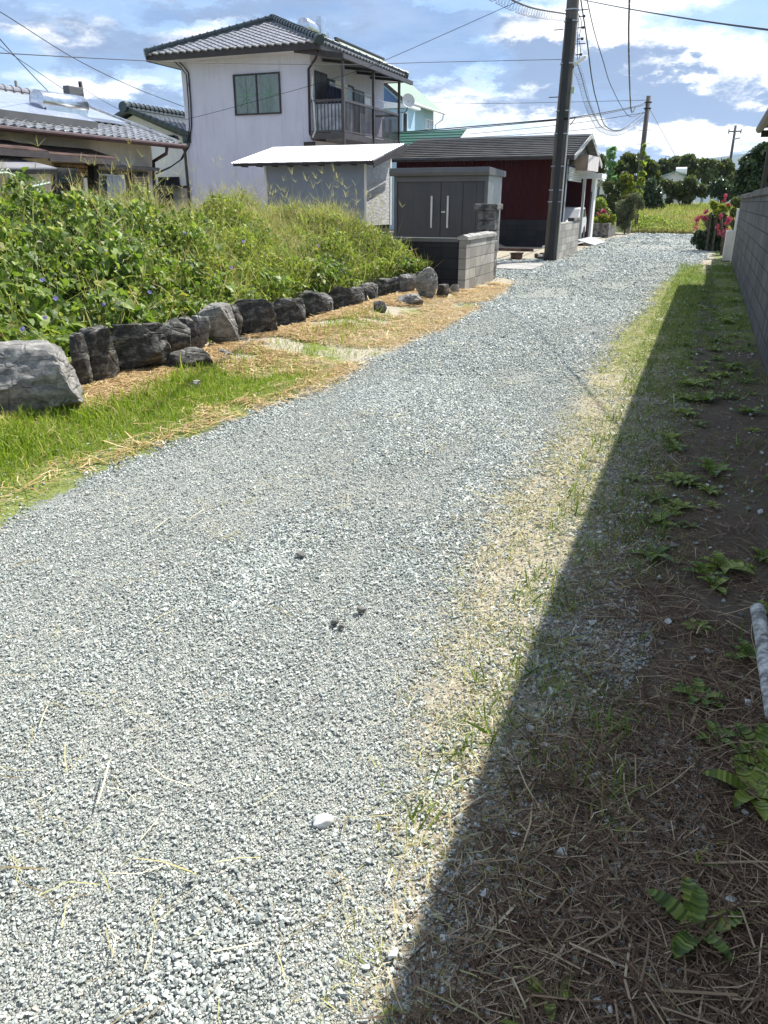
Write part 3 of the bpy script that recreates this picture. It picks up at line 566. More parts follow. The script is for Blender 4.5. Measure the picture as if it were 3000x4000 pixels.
# ------------------------------------------------------------------ rocks along the bank
def rock(name, u0, v0, u1, v1, m, label, seed, sub=4, group=None, deep=.75, zb=None, cuts=16, cat='rock', sink=.08, row=None):
    import bmesh
    row = (seed in (2, 3, 4, 6, 7, 17, 8, 9, 10, 11, 13)) if row is None else row
    r = random.Random(seed); base = G((u0+u1)/2, v1, 0.06 if zb is None else zb); dp = depth(base); wd = (u1-u0)*dp/F; ht = (v1-v0)*dp/F/math.cos(PITCH)
    if row:                                     # stones of the row stand on the line of the bank's edge
        yy = base.y
        for _ in range(8): q = atX((u0+u1)/2, v1, float(EX(yy))-.05); yy = q.y
        top = atX((u0+u1)/2, v0, q.x); base = Vector((q.x, q.y, min(q.z, .14))); dp = depth(q); wd = (u1-u0)*dp/F*1.26; ht = (top.z-base.z)*1.10+deep*wd*.16
    ht = max(.05 if row else .6*wd if wd < .12 else .05, ht-deep*wd*.18) if wd > .12 or row else wd*.5; bm = bmesh.new(); bmesh.ops.create_icosphere(bm, subdivisions=sub, radius=1.35)
    planes = [(Vector((0, 0, 1)), .82)]+[(Vector((r.gauss(0, 1), r.gauss(0, 1), r.gauss(0, .7))).normalized(), r.uniform(.66, 1.0)) for _ in range(cuts+8)]+[(Vector((a, b, 0)).normalized(), .9) for a, b in ((1, .1), (-1, 0), (.1, -1), (0, 1))]
    from mathutils import noise
    for v in bm.verts:
        for nrm, d in planes:
            e = v.co.dot(nrm)-d
            if e > 0: v.co -= nrm*e
        q = v.co*1.7+Vector((seed*3.1, 0, 0)); v.co += v.co.normalized()*(.07*noise.fractal(q, 1.0, 2.0, 5)+.035*noise.fractal(q*4, .9, 2.1, 4))
    xs = [v.co.x for v in bm.verts]; ys = [v.co.y for v in bm.verts]; zs = [v.co.z for v in bm.verts]
    rt = Vector((math.cos(YAW), math.sin(YAW), 0)); fw = Vector((-rt.y, rt.x, 0)); me = bpy.data.meshes.new(name)
    for v in bm.verts:
        a = (v.co.x-(max(xs)+min(xs))/2)/(max(xs)-min(xs)); b_ = (v.co.y-min(ys))/(max(ys)-min(ys)); c = (v.co.z-min(zs))/(max(zs)-min(zs))
        v.co = rt*(a*wd)+fw*(b_*wd*deep)+Vector((0, 0, c*(ht+sink)-sink))
    bm.to_mesh(me); bm.free(); me.shade_smooth(); me.materials.append(m); 
    try: me.set_sharp_from_angle(angle=R(32))
    except Exception: pass
    o = bpy.data.objects.new(name, me); sc.collection.objects.link(o); o.location = base; tag(o, label, cat, group); return o
M['rock_mid'] = rock_mat('mid_grey_rock', (.08, .078, .072), (.20, .195, .185), (.38, .37, .34))
PR, DR, MR = M['rock_pale'], M['rock_dark'], M['rock_mid']
rock('boulder', -190, 1335, 300, 1650, PR, 'large pale grey boulder at the left edge, biggest of the row', 1, 5, deep=.7)
rock('boulder', -560, 1450, -215, 1700, PR, 'pale boulder at the near end of the row, left of the biggest one', 31, 4, deep=.6)
rock('rock', 292, 1297, 418, 1435, DR, 'mid grey upright rock right of the big pale boulder', 2)
rock('rock', 416, 1280, 628, 1500, DR, 'tall craggy rock with a black left face, third in the row from the left', 3, 5)
rock('rock', 609, 1262, 725, 1372, DR, 'dark square rock just right of the tall craggy rock', 4)
rock('rock', 636, 1355, 820, 1462, DR, 'low rounded grey rock lying in front of the dark square one', 5)
rock('rock', 772, 1200, 908, 1310, PR, 'light grey flat topped rock half covered by leaves', 6)
rock('rock_slab', 900, 1180, 1060, 1322, DR, 'left half of the long black streaked slab in the middle of the row', 7, 5, deep=.5)
rock('rock_slab', 1035, 1178, 1180, 1326, DR, 'right half of the long slab with grey diagonal streaks', 17, 5, deep=.5)
rock('rock', 1168, 1150, 1275, 1262, DR, 'dark rock right of the long streaked slab', 8)
rock('rock', 1262, 1130, 1400, 1266, DR, 'black rock with a pale slanting right side', 9, 5)
rock('rock', 1382, 1117, 1466, 1228, DR, 'narrow cracked rock standing between two black ones', 10)
rock('rock', 1455, 1097, 1555, 1182, DR, 'cube shaped dark rock in the right part of the row', 11)
rock('rock', 1458, 1176, 1512, 1226, DR, 'small dark rock at the foot of the cube shaped one', 12, 3)
rock('rock', 1534, 1077, 1630, 1145, DR, 'low wide dark rock under the yellow grass', 13)
rock('rock', 1618, 1048, 1710, 1170, PR, 'tall pale block at the right end of the row', 14, 5)
rock('rock', 1554, 1143, 1656, 1196, PR, 'flat pale stone in front of the tall pale block', 15)
rock('rock', 1706, 1110, 1757, 1160, DR, 'small brown grey stone between the pale block and the block wall', 16, 3)
rock('rock', 1760, 1110, 1794, 1144, PR, 'small cube of stone at the foot of the block wall', 18, 3)
rock('rock', 906, 1316, 968, 1352, DR, 'small grey stone below the long slab', 19, 3)
rock('rock', 838, 1362, 908, 1404, PR, 'knobbly pale stone in the dead grass', 20, 3)
fill = [(300, 1330, 60), (560, 1300, 70), (735, 1262, 70), (775, 1255, 70), (905, 1215, 60), (1040, 1200, 60), (1150, 1185, 60), (1265, 1165, 60), (1390, 1140, 60), (1440, 1130, 50), (1540, 1100, 60), (1590, 1090, 60), (1640, 1080, 50)]
for i, (u, v, wd_) in enumerate(fill):
    rock('rock', u-wd_/2, v-12, u+wd_/2, v+75*(1 if u < 800 else .8), (DR, MR)[i % 2], 'rock wedged behind the front ones in the low bank edging', 80+i, 4, group='rocks wedged behind the front row', row=True)
rock('stone', 730, 1486, 780, 1514, PR, 'flat white stone alone in the dead grass', 21, 3, cat='stone')
rock('stone', 1222, 3180, 1304, 3240, M['white'], 'flat white stone lying on the gravel, largest loose stone', 22, 3, zb=0, cat='stone', sink=.01)
for i, (u, v, s) in enumerate([(1175, 2180, 40), (1308, 2440, 34), (1332, 2455, 26), (1412, 2395, 38)]):
    rock('stone', u-s/2, v-s*.62, u+s/2, v, PR, 'larger loose stone standing proud of the gravel in mid lane', 40+i, 2, group='larger stones on the gravel', zb=0, cat='stone', sink=.01)


# ================================================================== walls on the right
def right_wall():
    t = thing('block_wall', (.78, 8, 0), 'long dark stained concrete block wall along the right edge of the lane, nearest section', 'wall')
    MB().box(.72, -3, -.1, .84, 16.98, 1.64).build('wall', M['wallX'], t)
    MB().box(.685, -3, 1.642, .875, 16.985, 1.75).build('coping', M['capstone'], t, bevel=.015)
    t = thing('block_wall', (.78, 20, 0), 'far section of the stained block wall beyond the black vertical joint', 'wall')
    MB().box(.725, 17.06, -.1, .84, 24.3, 1.63).build('wall', M['wallX'], t)
    MB().box(.69, 17.06, 1.632, .875, 24.32, 1.735).build('coping', M['capstone'], t, bevel=.015)
    tag(MB().box(.76, 16.982, -.1, .86, 17.058, 1.70).build('gap_shade_strip', M['black'], None, (.78, 17, 0)), 'thin black strip painting the dark gap in the joint between the two wall sections', 'post')  # black strip paints the dark gap between the sections
    MBt = MB().box(.30, 24.5, 0, .62, 25.3, .02)
    t = thing('carport', (2.5, 10, 0), 'open carport with grey roof edge seen above the right hand wall', 'carport')
    y0, y1 = -4.0, 19.0
    MB().prism([(.70, y1, 2.93), (.70, y0, 2.93), (4.6, y0, 3.55), (4.6, y1, 3.55)], (0, 0, .06)).build('roof', M['brown'], t)
    g = MB(); g.tube([(.70, y0, 2.93), (.70, y1+.02, 2.93)], .075, 12); g.build('gutter', M['brown2'], t, smooth=True)
    MB().box(.74, y1-.12, 2.78, 4.5, y1, 2.90).build('beam', M['brown'], t)
    for yy in (18.8, 14, 9, 4): MB().tube([(.93, yy, 0), (.93, yy, 2.85)], .045, 10).build('post', M['pole'], t)
    for yy in (18.8, 9): MB().tube([(4.2, yy, 0), (4.2, yy, 3.4)], .045, 8).build('post', M['pole'], t)
    tag(MB().box(1.0, 18.5, .0, 1.06, 22.5, 1.85).build('dark_board', M['black'], None, (1.03, 20.5, 0)), 'black board added in place of a low dark roof, just showing above the far wall coping', 'filler_board')  # board put up for the low dark roof behind the wall
    t = thing('meter_box', (.62, 25, 0), 'off white box and upright board at the far end of the block wall', 'box')
    MB().box(.50, 24.6, .02, .70, 25.7, .80).build('box', M['ivory'], t, bevel=.01); MB().box(.70, 24.36, .0, .735, 25.9, 1.38).build('board', M['ivory'], t)
right_wall()

# ================================================================== block walls on the left of the drive
def cap_row(mb, x0, x1, y0, y1, z, step, axis='y'):
    r = random.Random(3); t = y0 if axis == 'y' else x0; e = y1 if axis == 'y' else x1
    while t < e-.02:
        q = min(t+step, e); h = .085+r.uniform(0, .03)
        if axis == 'y': mb.prism([(x0-.02, t+.004, z), (x0-.02, t+.004, z+h*.6), ((x0+x1)/2, t+.004, z+h), (x1+.02, t+.004, z+h*.6), (x1+.02, t+.004, z)], (0, q-t-.008, 0))
        else: mb.prism([(t+.004, y0-.02, z), (t+.004, y0-.02, z+h*.6), (t+.004, (y0+y1)/2, z+h), (t+.004, y1+.02, z+h*.6), (t+.004, y1+.02, z)], (q-t-.008, 0, 0))
        t = q
t = thing('block_wall', (-4.2, 15.6, 0), 'light grey block wall ending the bank, beside the tall black gate pillar', 'wall')
MB().box(-4.25, 14.52, -.1, -4.11, 16.70, .90).build('wall', M['blockX'], t)
cm = MB(); cap_row(cm, -4.26, -4.10, 14.50, 16.70, .902, .37); cm.build('coping', M['concrete'], t)
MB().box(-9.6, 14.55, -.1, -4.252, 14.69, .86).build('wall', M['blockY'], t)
MB().box(-9.6, 14.53, .862, -4.27, 14.71, .93).build('rail', M['greymetal'], t)
t = thing('gate_pillar', (-4.33, 17, 0), 'tall black stone gate pillar with an overhanging cap at the drive entrance', 'pillar')
mb = MB()
for k in range(7): mb.box(-4.52+.006*(k % 2), 16.76, .2*k+.004, -4.16+.01*(k % 2), 17.14, .2*k+.196)
mb.build('shaft', M['capstone'], t, bevel=.018); MB().box(-4.59, 16.69, 1.402, -4.10, 17.21, 1.52).build('cap', M['capstone'], t, bevel=.02)
t = thing('block_wall', (-4.0, 25.5, 0), 'second light grey block wall, right of the utility pole', 'wall')
MB().box(-4.10, 23.62, -.1, -3.96, 27.5, .99).build('wall', M['blockX'], t)
MB().box(-4.13, 26.1, .992, -3.93, 27.5, 1.10).build('coping', M['capstone'], t, bevel=.02)

# ================================================================== grey storage shed
def storage():
    x0, x1, y0, y1, z0, z1 = -7.64, -5.17, 20.0, 21.55, .30, 2.16
    t = thing('storage_shed', ((x0+x1)/2, (y0+y1)/2, 0), 'charcoal steel storage shed with sliding doors behind the weed bank', 'shed')
    b = MB(); N = 14; pts = []
    for i in range(N*4+1):
        q = i % 4; yy = y0+.06+(y1-y0-.12)*i/(N*4); pts.append((x1-.03+(.025 if q in (1, 2) else 0), yy))
    vs = [(x, y, z0) for x, y in pts]+[(x, y, z1) for x, y in pts]; n = len(pts); b.add(vs, [(i, i+1, n+i+1, n+i) for i in range(n-1)]); b.build('side_panel', M['ribgrey'], t)
    MB().box(x0+.02, y0+.07, z0, x1-.05, y1, z1).build('body', M['greymetal'], t)
    fr = MB().box(x0, y0+.0, z0, x0+.08, y0+.07, z1).box(x1-.08, y0, z0, x1, y0+.07, z1).box(x0+.08, y0, z1-.13, x1-.08, y0+.068, z1-.0).box(x0+.08, y0, z0, x1-.08, y0+.068, z0+.05)
    fr.build('frame', M['greymetal'], t, bevel=.004)
    ed = [x0+.08, -6.72, -6.10, x1-.08]; ed = [x0+.085, -6.38, -5.84, -5.50, x1-.085]; xx = [x0+.085, -6.88]
    for a, bb, yy in ((x0+.085, -6.395, y0+.035), (-6.375, -5.82, y0+.035), (-5.80, -5.47, y0+.052), (-5.46, x1-.085, y0+.052)):
        d = MB().box(a, yy, z0+.055, bb, yy+.012, z1-.135)
        if bb-a > .5: d.box(a+(bb-a)*.38, yy-.004, z0+.06, a+(bb-a)*.38+.012, yy-.001, z1-.14)
        d.box(a+(bb-a)*.68, yy-.004, z0+.06, a+(bb-a)*.68+.010, yy-.001, z1-.14)
        o = d.build('door', M['charcoal'], t, bevel=.003)
    for hx in (-6.62, -6.19): MB().box(hx-.022, y0-.012, .94, hx+.022, y0+.03, 1.70).build('handle', M['ivory'], t, bevel=.006)
    MB().box(-6.36, y0+.018, 1.30, -6.26, y0+.032, 1.345).build('lock_plate', M['steel'], t)
    r = MB().prism([(x0-.09, y0-.10, z1), (x1+.05, y0-.10, z1), (x1+.05, y0-.13, z1+.07), (x1+.05, y0-.10, z1+.19), (x0-.09, y0-.10, z1+.19)][0:0] or [(x0-.09, y0-.10, z1+.002), (x0-.09, y0-.14, z1+.08), (x0-.09, y0-.10, z1+.19), (x0-.09, y1+.08, z1+.14), (x0-.09, y1+.08, z1+.002)], (x1-x0+.14, 0, 0)); r.build('roof', M['greymetal'], t, bevel=.008)
storage()

# ================================================================== white roofed outbuilding
def outbuilding():
    xl, xr, yf, yb = -11.4, -8.42, 20.0, 21.75
    t = thing('outbuilding', ((xl+xr)/2, 20.9, 0), 'small grey outbuilding with a dazzling white corrugated roof', 'shed')
    MB().box(xl+.03, yf+.02, .2, xr-.03, yb, .97).build('foundation', M['black'], t)
    zf = 2.50; sl = .215
    MB().prism([(xl, yf, .97), (xr-.05, yf, .97), (xr-.05, yf, zf-.02), (xl, yf, zf-.02)], (0, .06, 0)).build('front_siding', M['shedgrey'], t)
    MB().prism([(xr, yf+.04, .97), (xr, yb, .97), (xr, yb, zf-.03+sl*1.2), (xr, yf+.04, zf-.02)], (-.05, 0, 0)).build('side_siding', M['siding'], t)
    MB().box(xr-.048, yf-.012, .95, xr+.012, yf+.039, zf-.02).build('corner_trim', M['ivory'], t); MB().box(xl-.01, yf-.012, .95, xl+.05, yf-.001, zf-.02).build('corner_trim', M['ivory'], t)
    MB().box(xr-.02, yb-.04, .95, xr+.02, yb+.04, zf+.35).build('corner_trim', M['white'], t)
    # corrugated sheet rising to the back
    X0, X1, Y0, Y1 = -12.2, -8.08, 19.62, 22.05; n = int((X1-X0)/.0125); xs = [X0+(X1-X0)*i/n for i in range(n+1)]
    b = MB(); za = 2.53; zb_ = 2.53+.215*(Y1-Y0)
    for sgn, off in ((0, 0),):
        vs = [(x, Y0, za+.012*math.sin(2*math.pi*x/.075)) for x in xs]+[(x, Y1, zb_+.012*math.sin(2*math.pi*x/.075)) for x in xs]; m_ = n+1
        b.add(vs, [(i, i+1, m_+i+1, m_+i) for i in range(n)])
    b.build('roof', M['galv'], t, smooth=True)
    MB().prism([(X1+.0, Y0+.02, za-.17), (X1, Y0+.02, za-.02), (X1, Y1, zb_-.02), (X1, Y1, zb_-.17)], (.03, 0, 0)).build('bargeboard', M['brown'], t)
    MB().box(X0+.03, Y0+.04, za-.08, X1-.02, Y0+.07, za-.015).build('fascia', M['brown'], t)
    for i in range(9):
        x = X0+.25+i*.46; MB().prism([(x, Y0+.075, za-.10), (x, Y0+.075, za-.02), (x, yf-.02, za-.02+.215*(yf-Y0-.02)), (x, yf-.02, za-.10)], (.06, 0, 0)).build('rafter', M['brown'], t)
outbuilding()

# ================================================================== tiled roofs
def tiled_plane(name, parent, org, ux, up, poly, m, cw=.27, rh=.235, amp=.032, step=.028):
    """wavy tiles over the polygon (list of (s, t) in metres along ux and up the slope)"""
    org, ux, up = Vector(org), Vector(ux).normalized(), Vector(up).normalized(); nm = ux.cross(up).normalized()
    if nm.z < 0: nm = -nm
    s0, s1 = min(p[0] for p in poly), max(p[0] for p in poly); t0, t1 = min(p[1] for p in poly), max(p[1] for p in poly)
    def inside(s, t):
        c = False; j = len(poly)-1
        for i in range(len(poly)):
            (xi, yi), (xj, yj) = poly[i], poly[j]
            if (yi > t) != (yj > t) and s < (xj-xi)*(t-yi)/(yj-yi)+xi: c = not c
            j = i
        return c
    b = MB(); sub = 8; ds = cw/sub; ns = int((s1-s0)/ds)+1; nr = int((t1-t0)/rh)+1
    for r_ in range(nr):
        ta, tb = t0+r_*rh, t0+(r_+1)*rh+.03
        row = []
        for i in range(ns+1):
            s = s0+i*ds; ph = (s/cw) % 1.0; wv = amp*(math.sin(2*math.pi*ph)*.7+.3*math.sin(4*math.pi*ph))
            row.append((s, wv))
        base = len(b.v)
        for (s, wv) in row: b.v.append(tuple(org+ux*s+up*ta+nm*(wv+step))); b.v.append(tuple(org+ux*s+up*tb+nm*wv)); b.v.append(tuple(org+ux*s+up*ta+nm*(wv-.012)))
        for i in range(ns):
            sm = s0+(i+.5)*ds
            if not inside(sm, min(ta+rh*.5, t1-.01)): continue
            a = base+i*3; c = a+3; b.f.append((a, c, c+1, a+1)); b.f.append((a+2, c+2, c, a))
    return b.build(name, m, parent)
def ridge(parent, p0, p1, r, m, pitch=.26, knob=True, name='ridge_tiles'):
    p0, p1 = Vector(p0), Vector(p1); L = (p1-p0).length; d = (p1-p0)/L; n = max(2, int(L/pitch)); b = MB()
    b.tube([p0-Vector((0, 0, r*.9)), p1-Vector((0, 0, r*.9))], r*1.15, 8)
    for i in range(n):
        a = p0+d*(L*i/n); c = p0+d*(L*(i+1)/n); b.tube([a, a+d*.04, a+d*.05, c], [r*1.22, r*1.22, r, r], 10)
    if knob:
        for p, q in ((p0, -d), (p1, d)): b.tube([p-Vector((0, 0, r*.5)), p+q*.10-Vector((0, 0, r*.4))], [r*1.7, r*1.5], 10)
    return b.build(name, m, parent, smooth=False)
def window(parent, c0, c1, plane, depthdir, frame=None, glass=None, mull=1, fw=.045, name='window', tape=False, curt=True):
    """rectangle from c0 (low corner) to c1 (high corner) on plane 'Y' or 'X'; depthdir is the outward sign"""
    frame = frame or M['brown']; glass = glass or M['glass']; d = depthdir
    def bx(mb, a0, z0, a1, z1, o0, o1):
        if plane == 'Y': mb.box(a0, min(c0[1]+o0*d, c0[1]+o1*d), z0, a1, max(c0[1]+o0*d, c0[1]+o1*d), z1)
        else: mb.box(min(c0[0]+o0*d, c0[0]+o1*d), a0, z0, max(c0[0]+o0*d, c0[0]+o1*d), a1, z1)
    a0, a1 = (c0[0], c1[0]) if plane == 'Y' else (c0[1], c1[1]); a0, a1 = min(a0, a1), max(a0, a1); z0, z1 = c0[2], c1[2]
    f = MB(); bx(f, a0, z0, a0+fw, z1, 0.003, .05); bx(f, a1-fw, z0, a1, z1, 0.003, .05); bx(f, a0+fw, z0, a1-fw, z0+fw, 0.003, .052); bx(f, a0+fw, z1-fw, a1-fw, z1, 0.003, .052)
    for k in range(mull):
        am = a0+(a1-a0)*(k+1)/(mull+1); bx(f, am-fw*.5, z0+fw, am+fw*.5, z1-fw, 0.003, .04)
    fo = f.build(name, frame, parent)
    for k in range(mull+1):
        g = MB(); q0 = a0+(a1-a0)*k/(mull+1)+fw; q1 = a0+(a1-a0)*(k+1)/(mull+1)-fw
        bx(g, q0, z0+fw, q1, z1-fw, .004+.008*(k % 2), .016+.008*(k % 2)); go = g.build('pane', glass, parent); go.parent = fo
        go.matrix_parent_inverse = Matrix.Identity(4)
    return fo
def wavy_sheet(mb, org, u, v, amp=.02, n=26, waves=7):
    org, u, v = Vector(org), Vector(u), Vector(v); nm = u.cross(v).normalized(); r = random.Random(len(mb.v)+3); A = []
    for i in range(n+1):
        s = i/n; w_ = amp*math.sin(s*waves*6.28+r.uniform(-.3, .3)); A.append((org+u*s+nm*w_, org+u*s+v+nm*w_*.6))
    for i in range(n): mb.add([A[i][0], A[i+1][0], A[i+1][1], A[i][1]], [(0, 1, 2, 3)])
    return mb

# ================================================================== two-storey house
def main_house():
    xl, xr, yf, yb, ze = -17.26, -12.40, 25.0, 31.3, 5.93
    t = thing('two_storey_house', (-14.8, 28, 0), 'two storey lilac-white house with dark tiled hip roof and a brown balcony', 'house')
    MB().box(xl, yf, .2, xr, yb, ze).build('wall', M['plaster'], t)
    X0, X1, Y0, Y1, ze2 = -18.12, -11.72, 24.3, 32.0, 5.98
    MB().box(X0+.03, Y0+.03, ze-.03, X1-.03, Y1-.03, ze+.02).build('soffit', M['soffit'], t)
    fas = MB().box(X0, Y0, ze-.05, X1, Y0+.03, ze+.14).box(X0, Y1-.03, ze-.05, X1, Y1, ze+.14).box(X0, Y0+.03, ze-.05, X0+.03, Y1-.03, ze+.14).box(X1-.03, Y0+.03, ze-.05, X1, Y1-.03, ze+.14)
    fas.build('fascia', M['brown'], t)
    ax, ay0, ay1, az = -14.95, 27.35, 29.2, 7.32; zb = ze+.12
    core = MB().add([(X0+.05, Y0+.05, zb), (X1-.05, Y0+.05, zb), (X1-.05, Y1-.05, zb), (X0+.05, Y1-.05, zb), (ax, ay0, az-.05), (ax, ay1, az-.05)], [(0, 1, 4), (1, 2, 5, 4), (2, 3, 5), (3, 0, 4, 5)]).build('roof', M['tile_dark'], t)
    W = X1-X0; dy = ay0-Y0; Ls = math.hypot(dy, az-zb); o = tiled_plane('tiles', t, (X0, Y0-.04, zb+.02), (1, 0, 0), (0, dy, az-zb), [(0, 0), (W, 0), (ax-X0+.1, Ls), (ax-X0-.1, Ls)], M['tile']); o.parent = core; o.location = wloc(t)*0
    dx = X1-ax; L2_ = math.hypot(dx, az-zb); o = tiled_plane('tiles', t, (X1+.04, Y0, zb+.02), (0, 1, 0), (-dx, 0, az-zb), [(0, 0), (Y1-Y0, 0), (ay1-Y0, L2_), (ay0-Y0, L2_)], M['tile']); o.parent = core
    for a, b_ in (((X0+.05, Y0+.05, zb+.12), (ax, ay0, az+.12)), ((X1-.05, Y0+.05, zb+.12), (ax, ay0, az+.12)), ((ax, ay0, az+.12), (ax, ay1, az+.12)), ((X1-.05, Y1-.05, zb+.12), (ax, ay1, az+.12))):
        o = ridge(t, a, b_, .10, M['tile_dark']); o.parent = core
    w0 = atY(912, 293, 24.999); w1 = atY(1101, 441, 24.999)
    window(t, (-15.24, 24.998, 4.24), (-13.50, 24.998, 5.44), 'Y', -1, glass=M['curtain'])
    MB().tube([(-17.05, 24.985, 5.25), (-17.05, 24.93, 5.25)], .05, 10).build('wall_vent', M['ivory'], t); MB().tube([(-12.62, 24.985, 5.62), (-12.62, 24.95, 5.62)], .035, 10).build('wall_vent', M['ivory'], t)
    tp = MB()
    for cx in (-14.80, -13.93):
        for a in range(4):
            aa = a*math.pi/4; dx_, dz_ = .36*math.cos(aa), .50*math.sin(aa); tp.beam((cx-dx_, 24.975, 4.82-dz_), (cx+dx_, 24.975, 4.82+dz_), .035, .004, (0, 1, 0)) if False else tp.prism([(cx-dx_-.015, 24.970-.0015*a, 4.82-dz_), (cx-dx_+.02, 24.970-.0015*a, 4.82-dz_), (cx+dx_+.02, 24.970-.0015*a, 4.82+dz_), (cx+dx_-.015, 24.970-.0015*a, 4.82+dz_)] if a else [(cx-.36, 24.970, 4.80), (cx+.36, 24.970, 4.80), (cx+.36, 24.970, 4.84), (cx-.36, 24.970, 4.84)], (0, -.001, 0))
    tp.build('tape_star', M['tape'], t)
    dp = MB().tube([(-11.85, 24.42, 5.85), (-12.0, 24.6, 5.70), (-12.44, 24.93, 5.45), (-12.47, 24.94, 3.62), (-12.35, 24.92, 3.45), (-11.9, 24.92, 3.40)], .04, 8).build('downpipe', M['redbrown'], t)
    MB().box(-12.7, 24.93, 3.1, -12.30, 24.99, 3.38).build('lower_fascia', M['brown'], t)
    MB().tube([(-12.31, 24.94, 5.25), (-12.33, 24.90, 4.7), (-12.25, 24.86, 4.45), (-12.22, 24.85, 3.7), (-12.33, 24.85, 3.5)], .03, 8).build('air_duct', M['ivory'], t)
    # black cables down the left edge
    P = [atY(680, 225, 24.6), atY(715, 256, 24.9), atY(736, 285, 24.95), atY(745, 400, 24.95), atY(748, 490, 24.95), atY(738, 570, 24.95), atY(712, 620, 24.95), atY(670, 650, 24.95), atY(612, 676, 24.95)]
    MB().tube(P, .022, 6).build('cable', M['wire'], t); MB().tube([p+Vector((-.07, -.03, -.05)) for p in P], .018, 6).build('cable', M['wire'], t)
    MB().tube([atY(690, 535, 24.6), atY(700, 555, 24.8), atY(722, 590, 24.92), atY(741, 800, 24.92), atY(742, 830, 24.92)], .05, 8).build('downpipe', M['brown'], t)
    # balcony
    bx1, by0, by1, zf = -11.22, 24.85, 29.95, 3.62
    MB().box(xr+.002, by0, 3.44, bx1, by1, zf).build('balcony_floor', M['brown2'], t)
    rail = MB(); hz = 4.56
    rail.box(bx1-.05, by0, hz-.05, bx1+.01, by1, hz+.02).box(xr+.002, by0-.0, hz-.05, bx1-.05, by0+.05, hz+.02).box(bx1-.05, by0, zf+.02, bx1+.005, by1, zf+.07).box(xr+.002, by0, zf+.02, bx1-.05, by0+.05, zf+.07)
    rail.build('balcony_rail', M['brown2'], t)
    y = by0+.1
    while y < by1-.05:
        MB().box(bx1-.034, y, zf+.07, bx1-.012, y+.022, hz-.05).build('baluster', M['brown2'], t); y += .105
    x = xr+.12
    while x < bx1-.1:
        MB().box(x, by0+.014, zf+.07, x+.022, by0+.036, hz-.05).build('baluster', M['brown2'], t); x += .125
    for yy in (24.87, 27.37, 29.86): MB().box(bx1-.045, yy-.04, 3.2 if yy < 25 else 3.44, bx1+.035, yy+.04, 5.68).build('balcony_post', M['brown2'], t)
    MB().box(xr+.05, by1-.05, hz-.05, bx1-.05, by1, hz+.02).build('end_rail', M['brown2'], t)
    # balcony roof
    rz0, rz1 = 5.62, 5.80; ex = -11.08
    MB().prism([(ex, 24.5, rz0+.10), (ex, 30.75, rz0+.10), (xr+.03, 30.75, rz1+.09), (xr+.03, 24.5, rz1+.09)], (0, 0, .012)).build('balcony_roof', M['plastic'], t)
    MB().box(ex-.03, 24.48, rz0-.0, ex+.06, 30.8, rz0+.13).build('balcony_gutter', M['brown2'], t)
    MB().prism([(xr-.28, 24.44, rz1+.05), (ex+.05, 24.44, rz0-.02), (ex+.05, 24.44, rz0+.13), (xr-.28, 24.44, rz1+.22)], (0, .035, 0)).build('end_beam', M['brown'], t)
    for yy in (25.8, 27.35, 28.6, 29.85): MB().prism([(xr+.03, yy, rz1-.02), (ex-.03, yy, rz0+.0), (ex-.03, yy, rz0+.09), (xr+.03, yy, rz1+.07)], (0, .05, 0)).build('rafter', M['brown'], t)
    # shutters, doors on the balcony wall
    def shutter(y0_, y1_, z0_, z1_, m=None):
        f = MB().box(xr+.003, y0_, z0_, xr+.05, y0_+.04, z1_).box(xr+.003, y1_-.04, z0_, xr+.05, y1_, z1_).box(xr+.003, y0_+.04, z1_-.04, xr+.05, y1_-.04, z1_).box(xr+.003, (y0_+y1_)/2-.02, z0_, xr+.05, (y0_+y1_)/2+.02, z1_-.04)
        f.box(xr+.003, y0_+.04, z0_, xr+.03, y1_-.04, z1_-.05); zz = z0_
        while zz < z1_-.08: f.box(xr+.03, y0_+.04, zz, xr+.042, y1_-.04, zz+.03); zz += .05
        f.build('shutter', M['charcoal'], t)
    shutter(25.25, 26.12, 3.70, 5.46); shutter(28.35, 29.25, 3.70, 5.28)
    window(t, (xr+.002, 26.2, 3.70), (xr+.002, 28.3, 5.35), 'X', 1, glass=M['curtain'], name='balcony_door')
    # far gable-side bits: solar tank on the roof
    c0 = atX(1182, 97, -14.0); 
    tk = thing('water_heater_tank', (-14.1, 29.5, 7.0), 'white and blue solar water tank on the two storey house roof', 'water tank')
    a = atY(1183, 100, 28.6); e = atY(1262, 140, 30.3)
    MB().tube([a, a+Vector((0, .03, 0)), e-Vector((0, .03, 0)), e], [.24, .27, .27, .24], 20)    .build('tank', M['steel'], tk, smooth=True)
    h0 = atY(1248, 92, 29.6); MB().box(h0.x-.10, 29.5, h0.z-.35, h0.x+.12, 29.95, h0.z+.22).build('header_box', M['steel'], tk, bevel=.03)
    MB().prism([a+Vector((-.1, 0, -.15)), a+Vector((.35, 0, -.35)), e+Vector((.35, 0, -.45)), e+Vector((-.1, 0, -.2))], (0, 0, -.30)).build('stand', M['steel'], tk)
main_house()
